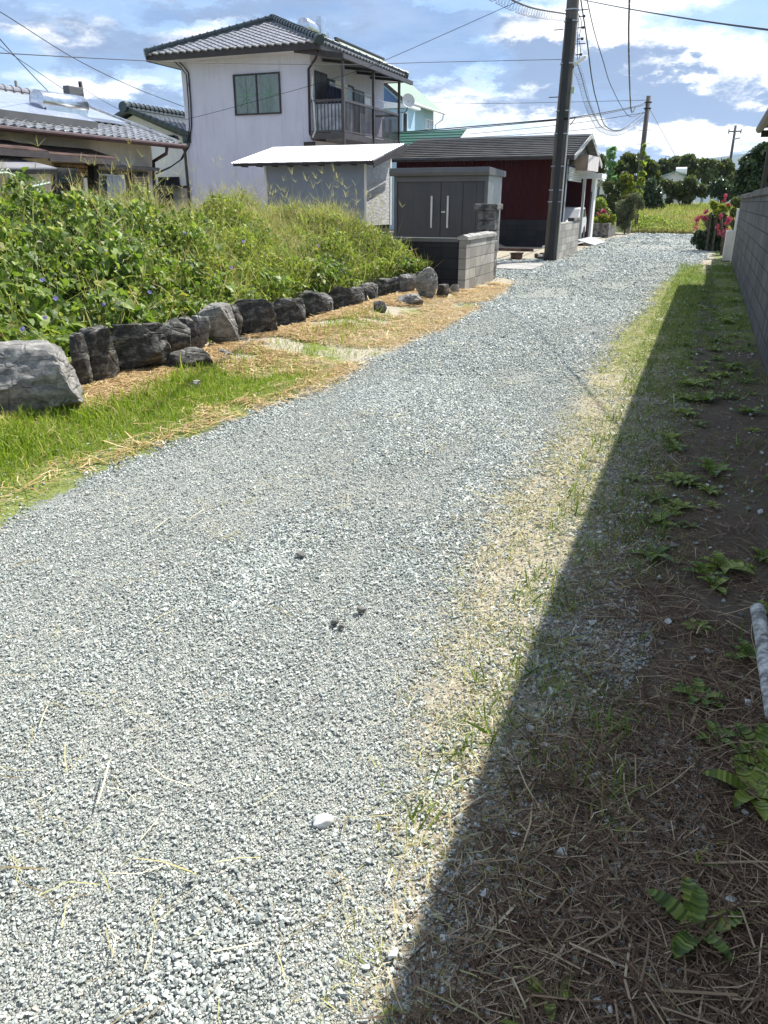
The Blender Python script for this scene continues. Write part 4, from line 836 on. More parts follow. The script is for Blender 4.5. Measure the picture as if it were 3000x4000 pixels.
def laundry():
    tag(wavy_sheet(MB(), (-11.9, 25.2, 4.30), (0, 1.1, 0), (0, 0, .72), .03, 20, 4).build('towel', M['cloth_navy'], None, (-11.9, 25.7, 4.3)), 'navy cloth hanging on the balcony beside the shutter', 'laundry')
    tag(wavy_sheet(MB(), (-12.0, 26.0, 4.75), (0, .95, 0), (0, 0, .50), .05, 20, 5).build('sheet', M['cloth_cream'], None, (-12, 26.4, 4.7)), 'crumpled cream sheet hanging behind the navy cloth', 'laundry')
    tag(wavy_sheet(MB(), (-11.75, 27.9, 4.2), (0, .45, 0), (0, 0, .85), .02, 12, 3).build('towel', M['white'], None, (-11.75, 28, 4.2)), 'white towel hanging on the balcony pole', 'laundry')
    tag(MB().tube([(-11.7, 25.0, 5.05), (-11.7, 29.7, 4.95)], .016, 6).build('laundry_pole', M['steel'], None, (-11.7, 27, 5)), 'silver laundry pole under the balcony roof', 'pole')
    i = 0
    for (y0, y1, z1) in ((25.3, 25.75, 4.35), (26.3, 26.75, 4.30), (27.5, 27.72, 4.28), (28.3, 28.6, 4.3), (28.9, 29.25, 4.35)):
        tag(wavy_sheet(MB(), (-11.275, y0, 3.70), (0, y1-y0, 0), (0, 0, z1-3.70), .006, 8, 2).build('plastic_sheet', M['plastic'], None, (-11.28, y0, 3.7)), 'grey plastic sheet tied inside the balcony balusters', 'sheet', 'plastic sheets on the balcony rail')
    tag(wavy_sheet(MB(), (-12.32, 24.91, 3.70), (1.0, 0, 0), (0, 0, .75), .008, 14, 3).build('plastic_sheet', M['plastic'], None, (-11.9, 24.9, 3.7)), 'wide grey plastic sheet behind the end rail of the balcony', 'sheet')
    c = atX(1596, 392, -11.05)
    d = thing('satellite_dish', c, 'white satellite dish on the far balcony post', 'satellite dish')
    b = MB(); N = 24; rings = 5; R_ = .24; ax_ = Vector((.55, -.75, .35)).normalized(); s_ = ax_.cross(Vector((0, 0, 1))).normalized(); q_ = s_.cross(ax_)
    vs = [tuple(c-ax_*.07)]
    for k in range(1, rings+1):
        rr = R_*k/rings
        for i in range(N): a = 2*math.pi*i/N; vs.append(tuple(c+s_*(rr*math.cos(a))+q_*(rr*1.08*math.sin(a))-ax_*.07*(1-(k/rings)**2)))
    fs = [(0, 1+i, 1+(i+1) % N) for i in range(N)]
    for k in range(rings-1): fs += [(1+k*N+i, 1+(k+1)*N+i, 1+(k+1)*N+(i+1) % N, 1+k*N+(i+1) % N) for i in range(N)]
    b.add(vs, fs).build('dish', M['white'], d, smooth=True)
    MB().tube([c-ax_*.06, c-ax_*.15+Vector((-.02, 0, -.25)), Vector((-11.2, c.y, c.z-.42)), Vector((-11.22, 29.86, c.z-.42))], .018, 6).build('arm', M['wire'], d)
laundry()

# ================================================================== low wing left of the house
def wing():
    t = thing('low_wing', (-19.7, 27, 0), 'single storey wing with dark gable roof left of the two storey house', 'house')
    rx, rz, ex, ezz, yf = -19.75, 4.52, -17.30, 3.66, 25.0; lx = 2*rx-ex
    MB().prism([(lx+.5, yf+.4, .2), (ex-.03, yf+.4, .2), (ex-.03, yf+.4, ezz+.0), (rx, yf+.4, rz-.08), (lx+.5, yf+.4, ezz+.05)], (0, 5.5, 0)).build('wall', M['white_plaster'], t)
    MB().box(ex+.0-1.6, yf+.34, 2.05, ex-.7, yf+.38, 2.4).build('window', M['black'], t); MB().box(rx+.15, yf+.34, 3.85, rx+.75, yf+.38, 4.0).build('vent', M['black'], t); MB().box(rx+1.3, yf+.34, 3.62, rx+1.75, yf+.38, 3.75).build('vent', M['black'], t)
    rf = MB()
    for sx in (1, -1):
        e = rx+sx*(ex-rx+ .12); rf.prism([(rx, yf, rz), (rx, yf, rz+.12), (e, yf, ezz+.02), (e, yf, ezz-.10)], (0, 6, 0))
    rf.build('roof', M['tile_dark'], t); dx = ex+.12-rx; L_ = math.hypot(dx, rz-ezz)
    tiled_plane('roof_tiles', t, (ex+.16, yf, ezz+.05), (0, 1, 0), (-dx, 0, rz-ezz), [(0, 0), (6, 0), (6, L_), (0, L_)], M['tile'])
    ridge(t, (rx, yf-.02, rz+.2), (rx, yf+6, rz+.2), .12, M['tile_dark']); ridge(t, (rx, yf+.02, rz+.14), (ex+.1, yf+.02, ezz+.1), .07, M['tile_dark'], name='verge_tiles')
    MB().box(ex-.12, yf-.04, ezz-.2, ex+.20, yf+.5, ezz+.02).build('eave_end', M['tile_dark'], t)
    MB().box(-18.75, 24.75, .4, -17.95, 24.85, 2.0).build('entrance', M['black'], t); MB().box(-18.9, 24.5, 2.02, -17.55, 25.3, 2.10).build('canopy', M['brown'], t)  # solid black box for the entrance recess, its shade painted as colour
    a = thing('antenna', (rx, 27, 4.7), 'small television antenna on the ridge of the low wing', 'antenna')
    p = atY(500, 432, 26); q = atY(497, 408, 26); MB().tube([p, q], .02, 6).build('mast', M['wire'], a)
    b = MB().tube([atY(470, 406, 26), atY(528, 407, 26)], .014, 5)
    for u in (474, 482, 490, 504): b.tube([atY(u, 401, 25.9), atY(u, 414, 26.1)], .009, 5)
    b.build('boom', M['wire'], a)
wing()

# ================================================================== low house at the left edge
def left_house():
    t = thing('low_house', (-16, 15.5, 0), 'low beige house with silver tiled roof and brown awnings at the left edge', 'house')
    X, EXx_, zE, sl = -14.1, -13.5, 2.96, .33; y0, y1, yv = 8.0, 18.75, 19.25
    MB().prism([(X, y1, .3), (X, y1, 3.0), (-16.7, y1, 3.8), (-19.5, y1, 3.0), (-19.5, y1, .3)], (0, y0-y1, 0)).build('wall', M['cream'], t)
    rx, rz = -16.75, zE+sl*(16.75-13.5); MB().prism([(EXx_, yv, zE), (EXx_, yv, zE-.08), (rx, yv, rz-.10), (-20.0, yv, zE-.08), (-20.0, yv, zE), (rx, yv, rz)], (0, y0-.5-yv, 0)).build('roof', M['tile_dark'], t)
    L_ = math.hypot(rx-EXx_, rz-zE); tiled_plane('roof_tiles', t, (EXx_-.0, yv, zE+.03), (0, -1, 0), (rx-EXx_, 0, rz-zE), [(0, 0), (yv-y0, 0), (yv-y0, L_), (0, L_)], M['tile_light'], amp=.036)
    ridge(t, (rx, yv, rz+.12), (rx, y0, rz+.12), .10, M['tile'], knob=False); MB().beam((EXx_-.02, yv-.03, zE+.09), (rx, yv-.03, rz+.09), .10, .07).build('verge_trim', M['steel'], t)
    MB().tube([(EXx_+.07, y0, zE-.05), (EXx_+.07, yv+.1, zE-.02)], .06, 10).build('gutter', M['redbrown'], t)
    MB().tube([atX(652, 575, -13.45), atX(650, 600, -13.45), atX(600, 630, -13.9), atX(602, 700, -14.02), atX(612, 830, -14.02)], .045, 8).build('downpipe', M['redbrown'], t)
    A = lambda x, y, d=0: atX(x/2.0737, y/2.0737, X+d)
    MB().prism([A(790, 1330, .35), A(1300, 1360, .35), A(1290, 1388, .35), A(790, 1352, .35)], (-.33, 0, .03)).build('window_hood', M['brown2'], t)
    def awn(ya, yb, xo, zo, m1, h=.13):
        MB().prism([(X+.01, ya, zo+.30), (xo, ya, zo+.08), (xo, ya, zo+.105), (X+.01, ya, zo+.325)], (0, yb-ya, 0)).build('awning', m1, t)
        MB().box(xo-.03, ya, zo-.04, xo+.015, yb, zo+.078).build('awning_fascia', M['brown2'], t); MB().prism([(X+.01, yb, zo-.03), (xo-.03, yb, zo-.03), (xo-.03, yb, zo+.06), (X+.01, yb, zo+.29)], (0, .02, 0)).build('awning_side', M['brown'], t)
    pa, pb = A(400, 1290, .8), A(965, 1320, .8); awn(pa.y, pb.y, X+.8, pa.z*.5+pb.z*.5, M['rustroof'])
    pc, pd = A(-120, 1235, 1.0), A(400, 1262, 1.0); awn(pc.y, pd.y, X+1.0, pc.z*.5+pd.z*.5, M['rustroof'])
    MB().prism([A(425, 1320, .02), A(760, 1325, .02), A(760, 1620, .02), A(425, 1620, .02)], (-.03, 0, 0)).build('brick_panel', M['bricks'], t)
    MB().prism([A(450, 1355, .06), A(632, 1365, .06), A(640, 1480, .06), A(455, 1480, .06)], (-.035, 0, 0)).build('window', M['glass'], t)
    MB().prism([A(455, 1500, .06), A(640, 1500, .06), A(645, 1600, .06), A(460, 1600, .06)], (-.035, 0, 0)).build('door', M['black'], t)
    MB().prism([A(680, 1440, .09), A(705, 1440, .09), A(718, 1590, .09), A(695, 1590, .09)], (-.05, 0, 0)).build('wall_lamp', M['white'], t)
    MB().prism([A(760, 1325, .2), A(800, 1325, .2), A(800, 1620, .2), A(765, 1620, .2)], (-.2, 0, 0)).build('post', M['black'], t)
    MB().prism([A(800, 1380, .05), A(1200, 1395, .05), A(1215, 1650, .05), A(800, 1650, .05)], (-.04, 0, 0)).build('dark_reveal', M['brown'], t)
    w_ = MB().prism([A(805, 1408, .11), A(1010, 1418, .11), A(1030, 1640, .11), A(805, 1640, .11)], (-.05, 0, 0)).build('sliding_window', M['ivory'], t)
    MB().prism([A(815, 1420, .13), A(862, 1422, .13), A(870, 1640, .13), A(815, 1640, .13)], (-.015, 0, 0)).build('pane', M['glass'], t)
    MB().prism([A(868, 1424, .135), A(1000, 1430, .135), A(1018, 1640, .135), A(870, 1640, .135)], (-.015, 0, 0)).build('pane', M['sheer'], t)
    lv = MB().prism([A(1060, 1408, .12), A(1200, 1418, .12), A(1212, 1660, .12), A(1064, 1660, .12)], (-.04, 0, 0)); lv.build('louver_frame', M['brown'], t)
    sl_ = MB()
    for k in range(17):
        yy = 1432+k*14; sl_.prism([A(1082, yy, .17), A(1188, yy+3, .17), A(1188, yy+10, .14), A(1082, yy+7, .14)], (-.004, 0, 0))
    sl_.build('louver_shutter', M['cream'], t)
    MB().prism([A(1215, 1370, .01), A(1240, 1372, .01), A(1268, 1660, .01), A(1225, 1660, .01)], (.03, 0, 0)).build('corner_post', M['white_plaster'], t)
    # solar collector and tank
    s = thing('solar_water_heater', (-15.2, 16, 3.2), 'shiny solar water heater with long silver tank on the low tiled roof', 'water heater')
    zr = lambda x: zE+sl*(-13.5-x)
    MB().prism([(-14.0, 9, zr(-14.0)+.13), (-14.0, 16.6, zr(-14.0)+.13), (-15.9, 16.6, zr(-15.9)+.13), (-15.9, 9, zr(-15.9)+.13)], (0, 0, .09)).build('collector_panel', M['panel'], s, bevel=.01)
    MB().box(-14.03, 9, zr(-14)+.05, -13.97, 16.62, zr(-14)+.215).build('panel_edge', M['greymetal'], s)
    MB().prism([(-14.65, 16.62, zr(-14.65)+.10), (-14.65, 18.5, zr(-14.65)+.10), (-15.9, 18.5, zr(-15.9)+.10), (-15.9, 16.62, zr(-15.9)+.10)], (0, 0, .07)).build('collector_panel', M['panel'], s)
    a, e = atX(140, 392, -14.75), atX(322, 416, -14.75)
    MB().tube([a, a+Vector((0, .03, 0)), e-Vector((0, .03, 0)), e], [.20, .228, .228, .20], 24).build('tank', M['steel'], s, smooth=True)
    MB().box(-14.95, a.y+.08, zr(-14.95)+.05, -14.55, e.y-.08, a.z-.05).build('cradle', M['steel'], s)
    p, q = atX(256, 333, -15.75), atX(314, 338, -15.75); MB().box(-15.86, p.y, zr(-15.8)+.1, -15.66, q.y, p.z).build('header_tank', M['greymetal'], s, bevel=.02)
    MB().tube([(-15.8, q.y+.05, zr(-15.8)+.1), (-15.8, q.y+.05, p.z+.13)], .035, 8).build('pipe', M['wire'], s)
    # carport at far left
    c = thing('carport', (-12.2, 12, 0), 'low grey carport roof with dark edge at the left, in front of the beige house', 'carport')
    B = lambda x, y, d: atX(x/2.0737, y/2.0737, -13+d)
    pa, pb, pc, pd = B(-120, 1262, -.6), B(30, 1262, -.6), B(460, 1370, .2), B(-120, 1372, .2)
    MB().prism([pa, pb, pc, pd], (0, 0, .03)).build('roof', M['shedlight'], c); MB().prism([pd, pc, pc-Vector((0, 0, .09)), pd-Vector((0, 0, .09))], (.03, 0, 0)).build('fascia', M['black'], c)
    MB().beam(B(440, 1385, .1), B(455, 1560, .1), .06, .06).build('post', M['brown'], c)
    # green pole rack
    for k, (pts, lab) in enumerate((([(-30, 1405), (60, 1400), (120, 1425), (165, 1465), (185, 1520)], 'bent pale green pipe arching over the weeds at the left edge'), ([(245, 1515), (300, 1505), (400, 1482)], 'straight pale green rack pipe with wire hoops above the weeds'))):
        r_o = thing('clothes_rack', B(pts[0][0], pts[0][1], 1.2), lab, 'rack'); MB().tube([B(x, y, 1.2) for x, y in pts], .022, 8).build('pipe', M['palegreen'], r_o)
        hs = [(0, 1400), (45, 1395)] if k == 0 else [(285, 1500), (335, 1488)]
        for hx, hy in hs: MB().tube([B(hx, hy, 1.2), B(hx+8, hy-22, 1.2), B(hx+25, hy-28, 1.2), B(hx+40, hy-6, 1.2)], .008, 5).build('hoop', M['palegreen'], r_o)
M['tile_light'] = mat('silver_glazed_tile', (.20, .205, .21), .30, .5, 8, .25, 30, .004, spec=.9)
M['palegreen'] = mat('pale_green_pipe', (.40, .50, .42), .5, .1, 3, 0)
M['sheer'] = mat('sheer_curtain_glass', (.28, .31, .36), .25, .3, 1, 0, st=(1, 12, .5), spec=.7)
M['shedlight'] = mat('grey_carport_sheet', (.22, .22, .24), .5, .1, 2, 0)
M['bricks'] = block_mat('brown_brick_tiles', (.30, .20, .11), 'X', bw=.20, bh=.085, var=.7, mort=.012, mcol=(.03, .025, .02))
left_house()

# ================================================================== red garage
def garage():
    t = thing('red_garage', (-8.2, 33, 0), 'long garage with faded red corrugated wall and grey slate roof', 'garage')
    xl, xr, yf, yr, yb, ze, zr = -11.4, -4.98, 30.2, 33.7, 37.2, 3.0, 3.93
    b = MB(); n = 150; vs = [(xl+(xr-xl)*i/n, yf+(.012 if i % 2 else -.012), z) for z in (.95, ze+.05) for i in range(n+1)]; b.add(vs, [(i, i+1, n+2+i, n+1+i) for i in range(n)]); b.build('corrugated_wall', M['redwall'], t)
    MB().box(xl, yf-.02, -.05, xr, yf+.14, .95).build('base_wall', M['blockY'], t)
    MB().box(xl, yb-.1, 0, xr, yb, ze).build('wall', M['redwall'], t); MB().box(xl-.1, yf+.16, 0, xl, yb, ze).build('wall', M['redwall'], t)
    X0, X1 = xl-.4, -4.68; r = MB(); nrow = 11; Ya, Yb = yf-.38, yr; sl = (zr-ze-.02)/(Yb-Ya)
    for k in range(nrow):
        a = Ya+(Yb-Ya)*k/nrow; c = Ya+(Yb-Ya)*(k+1)/nrow+.02; za = ze+.04+sl*(a-Ya); r.prism([(X0, a, za), (X0, c, za+sl*(c-a)-.012), (X0, c, za+sl*(c-a)+.002), (X0, a, za+.055)], (X1-X0, 0, 0))
    r.build('roof', M['darkroof'], t)
    MB().prism([(X0, yr+.02, zr), (X0, yb+.35, ze+.0), (X0, yb+.35, ze+.05), (X0, yr+.02, zr+.05)], (X1-X0, 0, 0)).build('rear_roof', M['darkroof'], t)
    MB().box(X0, yr-.06, zr+.02, X1, yr+.06, zr+.075).build('ridge_cap', M['ribgrey'], t)
    v = MB(); v.prism([(X1, Ya, ze-.08), (X1, Ya, ze+.08), (X1, yr, zr+.10), (X1, yr, zr-.07)], (.03, 0, 0)); v.prism([(X1, yr, zr-.07), (X1, yr, zr+.10), (X1, yb+.35, ze+.08), (X1, yb+.35, ze-.08)], (.03, 0, 0)); v.build('verge_board', M['greyboard'], t)
    MB().prism([(xr, yf, ze), (xr, yb, ze), (xr, yr, zr-.04)], (-.04, 0, 0)).build('gable', M['brown'], t)
    MB().box(X0, Ya-.03, ze-.05, X1, Ya-.005, ze+.035).build('fascia', M['brown'], t)
    # road side: jambs, shutter, opening with its shade painted on by black panels
    MB().box(xr-.08, yf+.16, 0, xr+.0, yf+.42, ze).build('jamb', M['blue_grey'], t); MB().box(-4.86, 33.70, 0, -4.76, 33.86, 2.42).build('jamb', M['ribgrey'], t); MB().box(xr-1.3, 33.9, 0, xr-1.24, yb-.1, ze).build('wall', M['black'], t)
    sh = MB(); z = 2.28
    while z < 2.72: sh.prism([(xr+.02, yf+.44, z), (xr+.05, yf+.44, z+.03), (xr+.02, yf+.44, z+.075)], (0, 3.2, 0)); z += .078
    sh.build('roller_shutter', M['ribgrey'], t)
    MB().box(xr-1.2, yf+.45, .0, xr-1.15, 33.6, 2.9).build('inner_wall', M['black'], t); MB().box(xr-1.15, yf+.2, 2.75, xr, 33.8, 2.8).build('inner_ceiling', M['black'], t)
    s = thing('sign_box', (-4.75, 32.3, 2.9), 'blank weathered white box sign on the gable of the red garage', 'sign')
    MB().prism([(-4.50, 32.1, 2.66), (-4.50, 35.1, 2.70), (-4.50, 35.1, 3.24), (-4.50, 32.1, 3.19)], (-.035, 0, 0)).build('face', M['signwhite'], s)
    MB().prism([(-5.3, 32.07, 2.66), (-4.50, 32.07, 2.66), (-4.50, 32.07, 3.19), (-5.3, 32.07, 3.16)], (0, .04, 0)).build('end_panel', M['signbeige'], s)
    MB().box(-5.25, 32.12, 2.63, -4.54, 35.05, 2.66).build('underside', M['ribgrey'], s)
M['greyboard'] = mat('grey_verge_board', (.40, .40, .39), .7, .15, 3, 0, dirt=.2)
M['blue_grey'] = mat('blue_grey_jamb', (.17, .20, .23), .6, .1, 3, 0)
M['signwhite'] = mat('faded_sign_acrylic', (.66, .58, .57), .5, .12, 2, 0, dirt=.3, st=(1, 1, .3))
M['signbeige'] = mat('rusted_sign_panel', (.26, .20, .15), .7, .35, 2, 0)
garage()
def beyond_garage():
    t = thing('white_storeroom', (-5.8, 41, 0), 'white storeroom with flat concrete roof and grey door beyond the garage', 'shed')
    MB().box(-7.5, 37.4, 0, -4.86, 37.52, 2.50).build('wall', M['white'], t); MB().box(-5.0, 37.53, 0, -4.86, 38.0, 2.50).build('wall', M['white'], t)
    MB().box(-7.6, 37.0, 2.50, -4.55, 38.6, 2.70).build('roof_slab', M['white'], t, bevel=.01)
    MB().box(-5.9, 37.33, .04, -4.95, 37.38, 1.98).build('door', M['greymetal'], t); MB().box(-5.85, 37.315, 1.25, -5.0, 37.33, 1.29).build('door_rail', M['charcoal'], t)
    t = thing('planter', (-4.9, 41, 0), 'long black block planter beside the white storeroom', 'planter')
    MB().box(-5.15, 39.3, 0, -4.30, 39.42, .64).box(-4.42, 39.42, 0, -4.30, 42.3, .64).box(-5.15, 42.3, 0, -4.30, 42.42, .64).box(-5.15, 39.42, 0, -5.03, 42.3, .64).build('wall', M['capstone'], t); MB().box(-5.03, 39.42, 0, -4.42, 42.3, .52).build('soil', M['bark'], t)
    tag(MB().box(-7.2, 30.8, .002, -4.55, 41.0, .035).build('concrete_apron', M['concrete'], None, (-5, 35, 0)), 'pale concrete apron in front of the garage opening', 'slab')
    tag(MB().prism([(-4.6, 31.6, .20), (-3.95, 31.9, .015), (-3.9, 33.3, .015), (-4.55, 33.2, .20)], (0, 0, .02)).build('ramp_plate', M['steelplate'], None, (-4.2, 32.4, 0)), 'shiny metal ramp plate propped against the concrete apron', 'ramp')
    tag(MB().prism([(-4.55, 33.3, .20), (-3.9, 33.4, .015), (-3.85, 34.6, .015), (-4.5, 34.6, .20)], (0, 0, .02)).build('ramp_plate', M['steelplate'], None, (-4.2, 34, 0)), 'farther of the two metal ramp plates by the apron', 'ramp')
    tag(MB().box(-6.6, 19.6, .003, -3.9, 21.6, .03).build('concrete_slab', M['concrete'], None, (-5.2, 20.5, 0)), 'pale concrete slab in the drive entrance behind the gate pillar', 'slab')
    tag(MB().box(-3.98, 44.9, 0, -3.80, 45.1, .78).build('boundary_post', M['concrete'], None, (-3.9, 45, 0), bevel=.02), 'short concrete post where the lane bends', 'post')
    t = thing('striped_post', (-3.7, 47, 0), 'short black post with yellow stripes beside the concrete post', 'post')
    MB().box(-3.78, 46.9, 0, -3.62, 47.0, .95).build('post', M['black'], t); MB().box(-3.74, 46.885, .3, -3.66, 46.899, .9).build('stripe', M['signbeige'], t)
    tag(MB().box(.08, 32.0, 0, .24, 32.2, 1.32).build('old_gate_post', M['greyboard'], None, (.15, 32, 0), bevel=.02), 'old grey gate post among the pink flowers', 'post')
    # brazier rim and junk by the pole
    c = Vector((-5.05, 23.2, 0)); b = MB(); b.tube([c+Vector((0, 0, 0)), c+Vector((0, 0, .03)), c+Vector((0, 0, .04)), c+Vector((0, 0, .16)), c+Vector((0, 0, .17)), c+Vector((0, 0, .19))], [.20, .20, .17, .17, .20, .20], 20, cap=False)
    tag(b.build('wheel_rim', M['rust'], None, c), 'rusty steel wheel rim standing on the drive left of the pole', 'wheel rim')
    tag(MB().box(-7.3, 27.3, .0, -5.4, 27.45, .10).build('timber_plank', M['rustroof'], None, (-6.4, 27.4, 0)), 'weathered brown timber lying before the garage wall', 'plank')
    for i in range(16):
        tag_rock = rock('stone', 2080+random.uniform(0, 55), 985+random.uniform(0, 14), 2098+random.uniform(0, 55), 1000+random.uniform(0, 14), PR if i % 2 else DR, 'grey stone in the small heap left of the utility pole', 60+i, 2, group='heap of stones by the pole', zb=.0, cat='stone', sink=.01)
    tag(MB().tube([(-4.62, 24.9, .28), (-4.40, 24.6, .33)], .035, 8).build('drain_pipe', M['ivory'], None, (-4.5, 24.7, .2)), 'short pale pipe end on top of the stone heap', 'pipe')
    # half buried pipe lower right
    b = MB().tube([G(2960, 2380, .03), G(2990, 2555, .03)], .029, 12); tag(b.build('mossy_pipe', M['paintpipe'], None, G(2960, 2450), smooth=True), 'upper length of lichened grey pipe lying at the right edge', 'pipe')
    b = MB().tube([G(2986, 2562, .03), G(3025, 2800, .03)], .028, 12); tag(b.build('mossy_pipe', M['paintpipe'], None, G(3000, 2700), smooth=True), 'lower length of lichened grey pipe at the right edge, nearest the hay', 'pipe')
M['steelplate'] = mat('dull_steel_plate', (.45, .45, .48), .35, .15, 3, .05, metal=.8)
M['rust'] = mat('rusty_steel', (.10, .055, .035), .8, .4, 6, .3)
beyond_garage()
def car():
    t = thing('parked_car', (-5.6, 36, 0), 'white parked car just showing in the garage mouth', 'car')
    prof = [(33.9, .30), (33.9, .62), (34.1, .80), (34.7, .90), (35.1, 1.32), (36.3, 1.36), (36.8, .98), (37.0, .92), (37.05, .30)]
    MB().prism([(-6.15, y, z) for y, z in prof], (1.12, 0, 0)).build('body', M['carpaint'], t, bevel=.06)
    MB().prism([(-5.02, 34.9, .95), (-5.02, 35.2, 1.25), (-5.02, 36.2, 1.29), (-5.02, 36.6, .98)], (-.012, 0, 0)).build('side_window', M['glass'], t)
    for y in (34.5, 36.4):
        for x in (-6.15, -5.13): MB().tube([(x, y, .3), (x+.12, y, .3)], .29, 18).build('wheel', M['rubber'], t)
car()

# ================================================================== houses behind
def blue_house():
    t = thing('blue_house', (-18, 44, 0), 'pale blue two storey house with steep pale green roof behind the balcony', 'house')
    rx, rz, ex, ez, y0, y1 = -18.43, 8.98, -14.80, 6.22, 40.0, 46.5; lx = 2*rx-ex
    MB().prism([(lx+.4, y0+.5, 0), (ex-.45, y0+.5, 0), (ex-.45, y0+.5, ez+.2), (rx, y0+.5, rz-.15), (lx+.4, y0+.5, ez+.2)], (0, y1-y0-.9, 0)).build('wall', M['blue_siding'], t)
    MB().prism([(-18.2, y0+.44, 4.2), (ex-.5, y0+.44, 4.2), (ex-.5, y0+.44, ez+.05), (rx, y0+.44, rz-.25), (-18.6, y0+.44, 7)], (0, .05, 0)).build('front_siding', M['blue_shaded'], t)
    MB().prism([(ex, y0, ez-.05), (ex, y0, ez+.05), (rx, y0, rz+.05), (lx, y0, ez+.05), (lx, y0, ez-.05), (rx, y0, rz-.08)], (0, y1-y0, 0)).build('roof', M['greenroof'], t)
    MB().beam((rx, y0, rz+.10), (rx, y1, rz+.10), .14, .08).build('ridge_cap', M['brown'], t); MB().beam((ex, y0-.03, ez+.0), (rx, y0-.03, rz+.0), .05, .16).build('verge_board', M['brown'], t)
    MB().tube([(ex+.05, y0, ez-.03), (ex+.05, y1+.1, ez-.03)], .06, 8).build('gutter', M['white'], t)
    MB().tube([(ex+.05, y1-.1, ez-.05), (ex+.0, y1-.15, ez-.35), (ex-.40, y1-.2, ez-.6), (ex-.40, y1-.2, 3)], .045, 8).build('downpipe', M['white'], t)
    a = atX(1660, 462, ex-.45); b = atX(1690, 510, ex-.45); window(t, (ex-.449, a.y, b.z), (ex-.449, b.y, a.z), 'X', 1, frame=M['white'], glass=M['sheer'])
    MB().box(-16.6, y0-.9, 3.5, -14.35, y0+.42, 5.75).build('bay', M['blue_siding'], t); MB().prism([(-16.9, y0-1.1, 5.77), (-14.05, y0-1.1, 5.77), (-14.05, y0-1.1, 5.88), (-16.9, y0-1.1, 6.3)], (0, 1.5, 0)).build('bay_roof', M['white'], t)
    p = atY(1573, 440, y0-.901); q = atY(1586, 530, y0-.901); window(t, (p.x, y0-.901, q.z), (q.x+.1, y0-.901, p.z), 'Y', -1, frame=M['white'], mull=0)
    g = thing('green_roof_shed', (-13, 40, 0), 'low shed with dark green metal roof behind the red garage', 'shed')
    r0, r1 = atY(1590, 517, 38), atY(1822, 509, 38); f0, f1 = atY(1590, 575, 36.4), atY(1845, 575, 36.4); 
    MB().box(r0.x-1, 36.8, 0, r1.x-.25, 39.5, 4.0).build('wall', M['blue_siding'], g)
    rr = MB()
    for k in range(5):
        a_, c_ = k/5, (k+1)/5+.02; rr.prism([(r0.x-1.5, 36.4+1.6*a_, 3.95+(r1.z-3.95)*a_+.03), (r0.x-1.5, 36.4+1.6*c_, 3.95+(r1.z-3.95)*c_), (r1.x, 36.4+1.6*c_, 3.95+(r1.z-3.95)*c_), (r1.x, 36.4+1.6*a_, 3.95+(r1.z-3.95)*a_+.03)], (0, 0, .04))
    rr.build('roof', M['greenmetal'], g); MB().prism([(r1.x+.01, 36.4, 3.97), (r1.x+.01, 38.0, r1.z+.03), (r1.x+.01, 39.6, 3.97)], (.03, 0, 0)).build('gable', M['white'], g)
blue_house()
def far_house(name, pts, Y, label, wall='white_plaster', back=6, roofm='ribgrey'):
    """pts: photo pixels of left eave, ridge, right eave ; simple long gable house"""
    l, r, e = [atY(u, v, Y) for u, v in pts]; t = thing(name, (r.x, Y, 0), label, 'house')
    MB().prism([(l.x+.3, Y, 0), (e.x-.3, Y, 0), (e.x-.3, Y, e.z+.1), (r.x, Y, r.z-.1), (l.x+.3, Y, l.z+.1)], (0, back, 0)).build('wall', M[wall], t)
    MB().prism([(l.x, Y-.4, l.z), (r.x, Y-.4, r.z), (e.x, Y-.4, e.z), (e.x, Y-.4, e.z-.12), (r.x, Y-.4, r.z-.14), (l.x, Y-.4, l.z-.12)], (0, back+.8, 0)).build('roof', M[roofm], t)
    return t
far_house('small_house', [(2575, 690), (2640, 668), (2735, 712)], 78, 'distant pale house with low grey roof before the tree line', roofm='greenroof')
far_house('small_house', [(2500, 705), (2530, 680), (2640, 722)], 72, 'distant grey roofed house partly behind the dark shrub')
far_house('small_house', [(2330, 722), (2352, 700), (2372, 716)], 70, 'small pale house between the white storeroom and the shrubs')
tk = thing('water_tank', atY(2638, 664, 78), 'white water tank on the roof of the distant pale house', 'water tank'); p = atY(2640, 668, 77.9); MB().tube([p, p+Vector((.9, 0, 0))], .3, 12).build('tank', M['white'], tk)
t = thing('pump_hut', atY(2765, 760, 70), 'small open hut on pale legs in the far field', 'hut')
a = atY(2765, 728, 70); MB().box(a.x-.7, 69.8, a.z, a.x+1.0, 71.2, a.z+.12).build('roof', M['greyboard'], t)
for dx in (-.4, .3): MB().box(a.x+dx, 70, 0, a.x+dx+.22, 70.2, a.z).build('leg', M['greyboard'], t)

